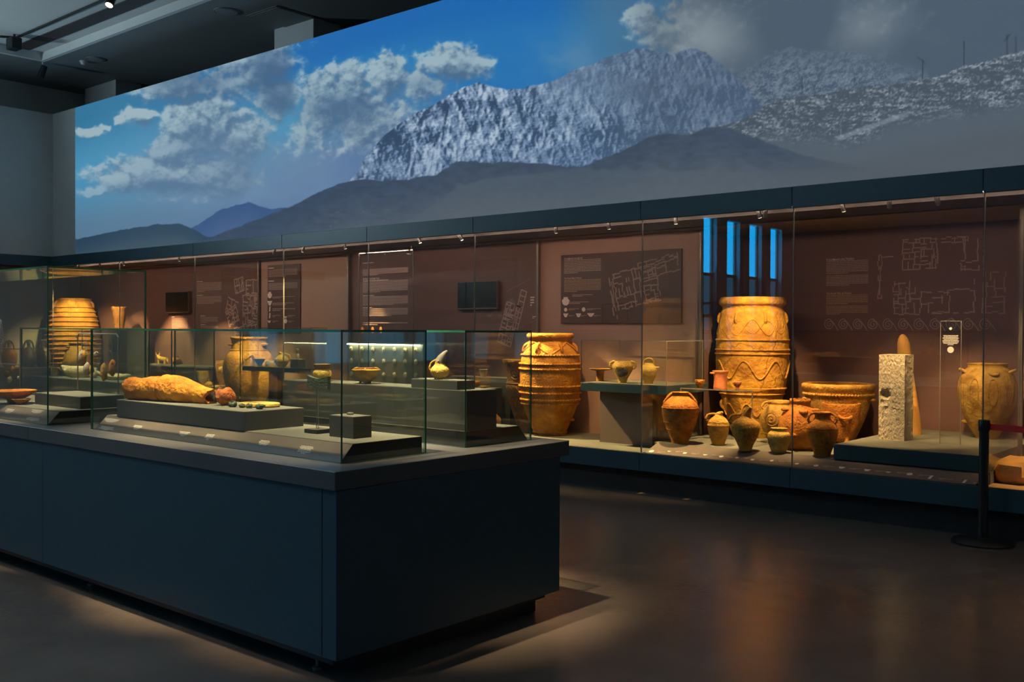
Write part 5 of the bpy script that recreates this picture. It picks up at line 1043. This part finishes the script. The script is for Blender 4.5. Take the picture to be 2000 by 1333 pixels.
P = Pot('small_bowl', 42, 787, ZT0, [(787, 9), (783, 11), (778, 16), (776, 19)], 'orange', 'small shallow bowl filled with clay balls before the wide plate', 'bowl', 'dishes in the tall case', depth=0.6, at=(*(PZ(42, 786, ZT0)[:2]*0.97), ZT0))
for i, (dx, dy) in enumerate([(-0.02, 0), (0.018, 0.008), (0.0, -0.02), (0.002, 0.022), (-0.022, 0.02)]):
    q = P.p+np.array([dx, dy, P.Z(778.5)]); solo('clay_ball', MB().blob(q, 0.014, 0.014, 0.012, 10, 7), CL['orange'], q-np.array([0, 0, 0.012]), 'small orange clay ball heaped in the shallow bowl', 'ball', 'clay balls in the bowl', True)
# bead hanger at the far left of the tall case
q = PZ(39, 757, ZT0); yb3 = Yt0+0.4; a_, b_ = PY(-30, 755, yb3)[0], PY(39, 755, yb3)[0]; zf2 = PY(39, 682, yb3)[2]
t = thing('bead_stand', ((a_+b_)/2, yb3, ZT0), 'thin metal stand strung with beads at the left edge', 'stand')
put('wire', MB().tube([(a_, yb3, ZT0), (a_, yb3, zf2), (b_, yb3, zf2), (b_, yb3, ZT0)], 0.004, 8), M_alu, t, True); put('wire', MB().tube([(a_, yb3, PY(39, 713, yb3)[2]), (b_, yb3, PY(39, 713, yb3)[2])], 0.004, 8), M_alu, t, True)
for i, (x, y, r_, mt, lb) in enumerate([(14, 731, 6, 'brown', 'brown round spindle whorl hung on the bead stand'), (25, 721, 5, 'orange', 'pear-shaped orange bead hung under the bead stand bar'), (19, 742, 6, 'pale', 'pale round whorl with hole, lowest on the bead stand'), (36, 738, 3, 'pale', 'tiny white bead by the right leg of the bead stand')]):
    q = PY(x, y, yb3-0.01); kk2 = SC(q); o = thing('bead', q-np.array([0, 0, r_/kk2]), lb, 'bead', 'beads on the stand'); put('clay', MB().blob(q, r_/kk2, r_*0.7/kk2, r_*1.05/kk2, 14, 9, 0.08, i), CL.get(mt, ST.get(mt)), o, True)
    put('hole', MB().tube([q+np.array([0.2*r_/kk2, -r_*0.72/kk2, 0]), q+np.array([0.2*r_/kk2, 0, 0])], 0.2*r_/kk2, 8), CL['dark'], o)
q = PY(-2, 655, Yt0+0.35); kk2 = SC(q); solo('ivory_fragment', MB().blob((q[0], q[1], q[2]), 9/kk2, 8/kk2, 25/kk2, 14, 12, 0.35, 9), pmat('ivory_mottled', (0.15, 0.13, 0.2), 0.6, col2=(0.75, 0.7, 0.78), scale=90), (q[0], q[1], q[2]-25/kk2), 'mottled white fragment mounted at the very left edge', 'fragment', smooth=True)
qq = (q[0], q[1], ZT0); t = thing('fragment_mount', qq, 'slim clear post carrying the mottled white fragment', 'stand'); put('post', MB().tube([qq, (q[0], q[1], q[2]-22/kk2)], 0.006, 8), M_alu, t); put('base', MB().lathe([(0.03, 0), (0.03, 0.006)], qq, 16), M_alu, t)
# ================================================================== far left glass case: quern stones
yq = Yf0+0.06; kz = PY(24, 738, yq); Zq = PY(140, 741, yq)[2]
riser('display_block', XF3+0.05, XF2-0.03, yq, Yf1-0.10, ZT0, Zq, 'dark block under the quern stones in the far left case')
for i, (x, y, rx, ry, rz, mt, lb) in enumerate([(155, 735, 36, 0.5, 15, 'pale', 'large pale saddle quern stone with raised left end'), (222, 741, 30, 0.5, 9, 'pale', 'flatter grey saddle quern stone right of the large one'), (150, 721, 12, 0.8, 9, 'pale', 'round grinding stone behind the large saddle quern'), (182, 724, 11, 0.8, 12, 'grey', 'upright oval hammer stone beside the large saddle quern')]):
    q = PY(x, y, yq+0.16+0.06*(i in (2, 3))); kk2 = SC(q); mb = MB().blob((q[0], q[1], Zq+rz*0.75/kk2), rx/kk2/0.85, rx*ry*0.6/kk2, rz/kk2, 20, 12, 0.12, 60+i, flat=0.8)
    if i < 2:
        L0 = rx/kk2; qa = math.radians(55); new = []
        for x_, y_, z_ in mb.v:
            dx, dy = (x_-q[0])*0.9, (y_-q[1])*0.75; z_ += 0.035*max(0, -dx/L0)**2-(0.016*(1-min(1, abs(dx)/L0)**2) if z_ > Zq+rz*0.8/kk2 else 0); new.append((q[0]+dx*math.cos(qa)-dy*math.sin(qa), q[1]+dx*math.sin(qa)+dy*math.cos(qa), z_))
        mb.v = new
    solo('quern_stone' if i < 2 else 'grinding_stone', mb, ST[mt], (q[0], q[1], Zq), lb, 'stone', 'querns and grinding stones', True)
riser('display_block', -9.1, -8.86, yq+0.20, yq+0.36, Zq, PY(100, 711, yq+0.2)[2], 'small dark block behind the large saddle quern')
# ================================================================== far left part of the wall case
ZE = 0.415
def at_y(x, y, Y, z): p = PY(x, y, Y); return (p[0], p[1], z)
P = Pot('wide_jar', 486, 812, ZE, [(812, 24), (800, 30), (785, 37), (765, 44), (745, 48), (725, 48.5), (708, 44), (699, 37), (696, 34.5), (690, 33.5), (682, 33), (678, 33.5), (675, 35.5), (672, 35.5)], 'ochre', 'bulging wide yellow jar with shoulder band behind the disc', 'jar', None, seg=52, at=at_y(486, 760, 9.0, ZE), depth=0.3)
P.band(697, 1.4).lug(-80, 686, 24, 6, 2.6).lug(60, 686, 24, 6, 2.6).lug(15, 735, 16, 7, 3, name='lower_handle')
zz = PY(370, 762, 9.1)[2]
riser('display_block', PY(300, 770, 8.98)[0], -13.84, 8.98, 9.62, ZE, zz, 'low dark block in the wall case under the cluster of bowls')
G5 = 'bowls clustered in the wall case'
Pot('conical_bowl', 401, 752, zz, [(752, 8), (745, 10), (735, 13), (722, 15.5), (717, 16)], 'tan', 'deep conical tan bowl at the back of the bowl cluster', 'bowl', G5, at=at_y(401, 750, 9.48, zz), depth=0.8)
P = Pot('decorated_cup', 437, 748, zz, [(748, 8), (738, 9), (725, 12.5), (710, 15.5), (697, 16), (690, 14.5)], 'brown', 'brown cup with a pale painted disc left of the wide jar', 'cup', G5, at=at_y(437, 748, 9.4, zz), depth=0.8)
put('painted_disc', MB().blob(P.at(-20, P.R(P.Z(707))-0.03, P.Z(706)), 0.05, 0.05, 0.065, 14, 10), CL['tan'], P.t, True, label='pale painted disc')
for i, (x, y, hw, hh, mt, lb) in enumerate([(366, 737, 9, 6, 'tan', 'low dish with ring handle, topmost in the bowl cluster'), (380, 750, 7, 5, 'orange', 'tiny dark orange bowl left of the conical bowl'), (408, 748, 8, 7, 'tan', 'small lidded yellow pot before the conical bowl'), (428, 752, 13, 6, 'cream', 'wide shallow yellow bowl at the right of the cluster'), (395, 757, 9, 6, 'orange', 'small orange bowl at the front of the cluster'), (430, 760, 5, 7, 'orange', 'tiny knobbed orange jar at the front right of the cluster'), (411, 759, 10, 5, 'orange', 'shallow orange bowl before the lidded pot'), (425, 741, 8, 5, 'cream', 'small pale bowl behind the wide shallow one')]):
    Y_ = 9.46-0.014*(y-737); P = Pot('clay_bowl' if i != 5 else 'knobbed_jar', x, y+hh, zz, [(y+hh, hw*0.45), (y+hh*0.4, hw*0.75), (y-hh*0.3, hw), (y-hh*0.8, hw*0.97)] if i != 5 else [(y+hh, 2), (y+4, 5), (y, 4.5), (y-3, 2), (y-hh, 1)], mt, lb, 'bowl', G5, seg=22, at=at_y(x, y+hh, Y_, zz), depth=0.7)
    if i == 0: P.arch(90, y-2, y-8, 5, 1.3)
    if i == 2: put('lid', MB().lathe([(P.R(P.Z(y-5)), 0), (P.R(P.Z(y-5))*0.6, 0.03), (0.012, 0.04), (0.015, 0.06), (0.002, 0.065)], P.p+np.array([0, 0, P.Z(y-5)]), 20), P.mat, P.t, True)
# shelf board with figurine, left
Zf = PY(320, 712, 9.45)[2]
t = thing('long_shelf', (-15.5, 9.3, Zf-0.03), 'long grey shelf in the wall case carrying the animal figurine', 'shelf')
xs0, xs1 = PY(245, 712, 9.42)[0], PY(408, 712, 9.42)[0]
put('board', MB().box(xs0, xs1, 9.42, 9.645, Zf-0.03, Zf), M_deck, t)
for x in (xs0+0.1, xs1-0.1): put('bracket', MB().box(x-0.02, x+0.02, 9.5, 9.645, Zf-0.06, Zf-0.03), M_lamd, t)
q = PY(318, 712, 9.53); kk = SC(q); s_ = 1/kk
t = thing('animal_figurine', (q[0], q[1], Zf), 'yellow clay bull figurine standing on the long shelf', 'figurine')
mb = MB(); bz = Zf+9*s_; mb.tube([(q[0]-15*s_, q[1], bz+3*s_), (q[0]-8*s_, q[1], bz+1*s_), (q[0]+6*s_, q[1], bz), (q[0]+15*s_, q[1], bz+0.5*s_)], [3.6*s_, 4.6*s_, 4.4*s_, 3.2*s_], 12)
mb.tube([(q[0]-13*s_, q[1], bz+3*s_), (q[0]-18*s_, q[1], bz+6*s_), (q[0]-23*s_, q[1], bz+3*s_)], [3.2*s_, 2.8*s_, 1.6*s_], 10)
for x, y in ((-11, -2.5), (-11, 2.5), (11, -2.5), (11, 2.5)): mb.tube([(q[0]+x*s_, q[1]+y*s_, bz), (q[0]+x*s_, q[1]+y*s_, Zf)], [2.4*s_, 1.5*s_], 8)
put('body', mb, CL['cream'], t, True)
for y in (-2, 2): put('horn', MB().tube([(q[0]-18*s_, q[1]+y*s_, bz+7*s_), (q[0]-19*s_, q[1]+y*2*s_, bz+11*s_), (q[0]-18*s_, q[1]+y*1.5*s_, bz+14*s_)], [1.2*s_, 0.9*s_, 0.3*s_], 6), CL['cream'], t, True)
put('tail', MB().tube([(q[0]+15*s_, q[1], bz+1*s_), (q[0]+18*s_, q[1], bz-4*s_)], 0.8*s_, 6), CL['cream'], t, True)
G6 = 'small finds on the long shelf'
P = Pot('shelf_cup', 281, 712, Zf, [(712, 4), (708, 4.5), (703, 8), (697, 10), (695, 10)], 'orange', 'orange flaring cup left of the animal figurine', 'cup', G6, seg=24, at=at_y(281, 712, 9.53, Zf), depth=0.7)
P = Pot('shelf_jar', 343, 711, Zf, [(711, 6), (706, 10), (700, 9), (697, 6), (695, 6)], 'brown', 'round brown pot right of the animal figurine', 'jar', G6, seg=24, at=at_y(343, 711, 9.54, Zf))
q = PY(256, 711, 9.5); solo('clay_tube', MB().tube([(q[0]-0.16, q[1], Zf+0.025), (q[0]+0.12, q[1], Zf+0.025)], [0.025, 0.022], 12), CL['tan'], (q[0], q[1], Zf), 'yellow clay tube lying on the long shelf', 'tube', G6, True)
# glass box with shelf, small jug and figurine
Yx = 8.50; xa_, xb_ = PY(473, 717, Yx)[0], PY(607, 717, Yx)[0]; Zx = PY(520, 718, Yx)[2]; zx1 = PY(520, 640, Yx)[2]
t = thing('shelf_pedestal', ((xa_+xb_)/2, 9.1, ZE), 'dark pedestal board in the wall case under the small jug', 'pedestal')
put('board', MB().box(xa_, xb_, Yx, 8.78, Zx-0.06, Zx), M_lam, t); put('top_cover', MB().box(xa_+0.002, xb_-0.002, Yx+0.002, 8.778, Zx, Zx+0.003), M_deck, t); put('support', MB().box(xa_+0.5, xa_+0.7, 8.6, 8.7, ZE, Zx-0.06), M_lamd, t)
glass_case(xa_, xb_, Yx, 8.78, Zx+0.004, zx1, 'small glass box in the wall case around jug and figurine', t=0.008, mats=[ACRY, EDGEA])
G7 = 'small finds in the wall glass box'; Zx += 0.004
Pot('dark_bowl', 507, 716, Zx, [(716, 4), (711, 6), (705, 10), (702, 11)], 'dark', 'black conical bowl at the left of the wall glass box', 'bowl', G7, seg=24, at=at_y(507, 716, 8.65, Zx), depth=0.7)
P = Pot('low_cup', 527, 717, Zx, [(717, 8), (713, 8.5), (709, 8.5), (706, 7.5)], 'cream', 'low pale cup with side handle between bowl and jug', 'cup', G7, seg=24, at=at_y(527, 717, 8.65, Zx), depth=0.7); P.ear(80, 707, 713, 4, 1.4)
P = Pot('round_jug', 550, 717, Zx, [(717, 6), (713, 10), (706, 13), (700, 12), (695, 7), (692, 4), (688, 3)], 'cream', 'round pale jug with pinched spout and tall handle in the wall box', 'jug', G7, seg=28, at=at_y(550, 717, 8.65, Zx)); P.ear(75, 690, 704, 8, 1.6).beak(-60, 694, 4, 5, 687)
q = PY(580, 716, 8.64); kk = SC(q)
riser('display_block', q[0]-10/kk, q[0]+12/kk, 8.58, 8.72, Zx, Zx+17/kk, 'small grey-green block under the white figurine')
zf3 = Zx+17/kk; t = thing('white_figurine', (q[0], 8.65, zf3), 'small white bird-headed figurine standing on the little block', 'figurine')
put('body', MB().lathe([(0.002, 0), (3/kk, 0), (3.6/kk, 4/kk), (3.4/kk, 9/kk), (2.2/kk, 11/kk), (2.6/kk, 13/kk), (3.4/kk, 17/kk), (3.0/kk, 20/kk), (0.002, 21/kk)], (q[0], 8.65, zf3), 16, 0.04), ST['pale'], t, True); put('snout', MB().tube([(q[0]-1/kk, 8.65, zf3+16/kk), (q[0]-5/kk, 8.64, zf3+14/kk)], [2/kk, 0.8/kk], 8), ST['pale'], t, True)
# ridged pithos and jar at the far left
P = Pot('ridged_pithos', 143, 792, ZE, [(792, 30), (775, 38), (750, 45), (720, 50), (690, 50), (665, 46), (640, 41), (622, 36), (615, 33), (611, 34)], 'ochre', 'tall ridged ochre pithos at the far left seen through the tall glass case', 'pithos', None, seg=48, at=at_y(143, 700, 9.16, ZE), depth=0.3)
for y in range(628, 780, 9): P.band(y, 1.7, name='ridge')
for a in (-60, 10, 70): P.ear(a, 617, 630, 4, 2)
xk0, xk1 = PY(212, 640, 9.0)[0], PY(248, 640, 9.0)[0]; zk = PY(230, 641, 9.0)[2]
riser('display_block', xk0, xk1, 9.0, 9.4, ZE, zk, 'tall dark block under the flaring pot at the far left')
P = Pot('flaring_pot', 233, 641, zk, [(641, 9), (630, 10.5), (618, 12), (608, 13.5), (603, 15), (600, 15.5)], 'brown', 'brown flaring pot on a tall block seen through the tall glass case', 'pot', None, at=at_y(233, 641, 9.18, zk), depth=0.7)
P = Pot('mottled_jar', 158, 770, ZE, [(770, 18), (740, 25), (710, 26), (690, 22), (676, 15), (672, 14), (669, 15)], 'buff', 'buff jar standing before the ridged pithos', 'jar', None, at=at_y(150, 720, 8.75, ZE)); P.lug(-70, 676, 30, 5, 2)
# stirrup jars in the left wall case in front of a pale panel
def at_x(x, y, X, z): p = PX(x, y, X); return (p[0], p[1], z)
ya_, yb_ = PX(44, 690, XLB+0.05)[1], PX(82, 690, XLB+0.05)[1]; zp_ = PX(60, 643, XLB+0.05)[2]
t = thing('pale_panel', (XLB+0.03, (ya_+yb_)/2, ZE), 'pale greenish panel behind the black stirrup jars at the far left', 'panel'); put('sheet', MB().box(XLB+0.03, XLB+0.05, ya_, yb_, ZE, zp_), pmat('panel_pale_green', (0.42, 0.42, 0.28), 0.6, col2=(0.45, 0.45, 0.3)), t); put('frame', MB().box(XLB+0.002, XLB+0.03, ya_-0.03, yb_+0.03, ZE, zp_+0.03), M_lamd, t)
XJ = -18.55; zb_ = PX(56, 718, XJ)[2]; yj0, yj1 = PX(-10, 718, XJ)[1]-0.2, PX(84, 718, XJ)[1]+0.14
riser('display_block', XJ-0.3, XJ+0.28, yj0, yj1, ZE, zb_, 'dark block under the black stirrup jars')
for (x, lb) in ((56, 'black stirrup jar with double handle before the pale panel'), (84, 'smaller black stirrup jar right of the double-handled one'), (18, 'brownish stirrup jar at the left edge behind the bead stand')):
    P = Pot('stirrup_jar', x, 717, zb_, [(717, 9), (708, 13), (698, 14.5), (688, 13), (680, 8), (677, 4)], 'dark' if x != 18 else 'brown', lb, 'jar', 'stirrup jars at the far left', at=at_x(x, 717, XJ, zb_), open_=False)
    put('false_neck', MB().tube([P.at(0, 0, P.Z(680)), P.at(0, 0, P.Z(667))], [3/P.k, 4/P.k], 10), P.mat, P.t, True); P.arch(90, 682, 664, 9, 1.8)
# small things on the wall-case deck seen through the far case
for i, (x, y, prof, mt, lb, nm_) in enumerate([
    (917, 757, [(757, 14), (752, 18), (747, 21), (745, 21)], 'orange', 'orange shallow bowl seen above the end of the far block', 'shallow_bowl'),
    (962, 822, [(822, 8), (812, 13), (800, 17), (790, 15), (783, 8)], 'orange', 'round orange pot peeping out right of the far block', 'round_pot'),
    (944, 737, [(737, 5), (732, 6), (726, 7.5), (722, 9)], 'grey', 'small grey cup on the low pedestal near the relief jar', 'small_cup')]):
    Y_ = (8.9, 8.8, 9.2)[i]; b = PY(x, y, Y_); zq_ = b[2] if i != 1 else b[2]
    if i == 0: riser('display_block', b[0]-0.25, b[0]+0.35, 8.7, 9.1, ZE, zq_, 'dark block under the orange shallow bowl in the wall case')
    if i == 2: riser('display_block', b[0]-0.5, b[0]+0.5, 9.13, 9.4, ZE, zq_, 'dark block under the small grey cup in the wall case')
    if i == 1: zq_ = ZE
    Pot(nm_, x, y, zq_, prof, mt, lb, 'bowl' if i != 1 else 'pot', None, seg=24, at=(b[0], b[1], zq_), depth=0.7)
b = PY(955, 757, 8.82); P = Pot('oil_lamp', 948, 757, PY(917, 757, 8.9)[2], [(757, 4), (754, 7), (751, 6)], 'tan', 'small yellow oil lamp right of the orange shallow bowl', 'lamp', None, seg=20, at=(PY(944, 757, 8.82)[0], 8.82, PY(917, 757, 8.9)[2]), depth=0.5); P.knob(80, 753, 2, 6)
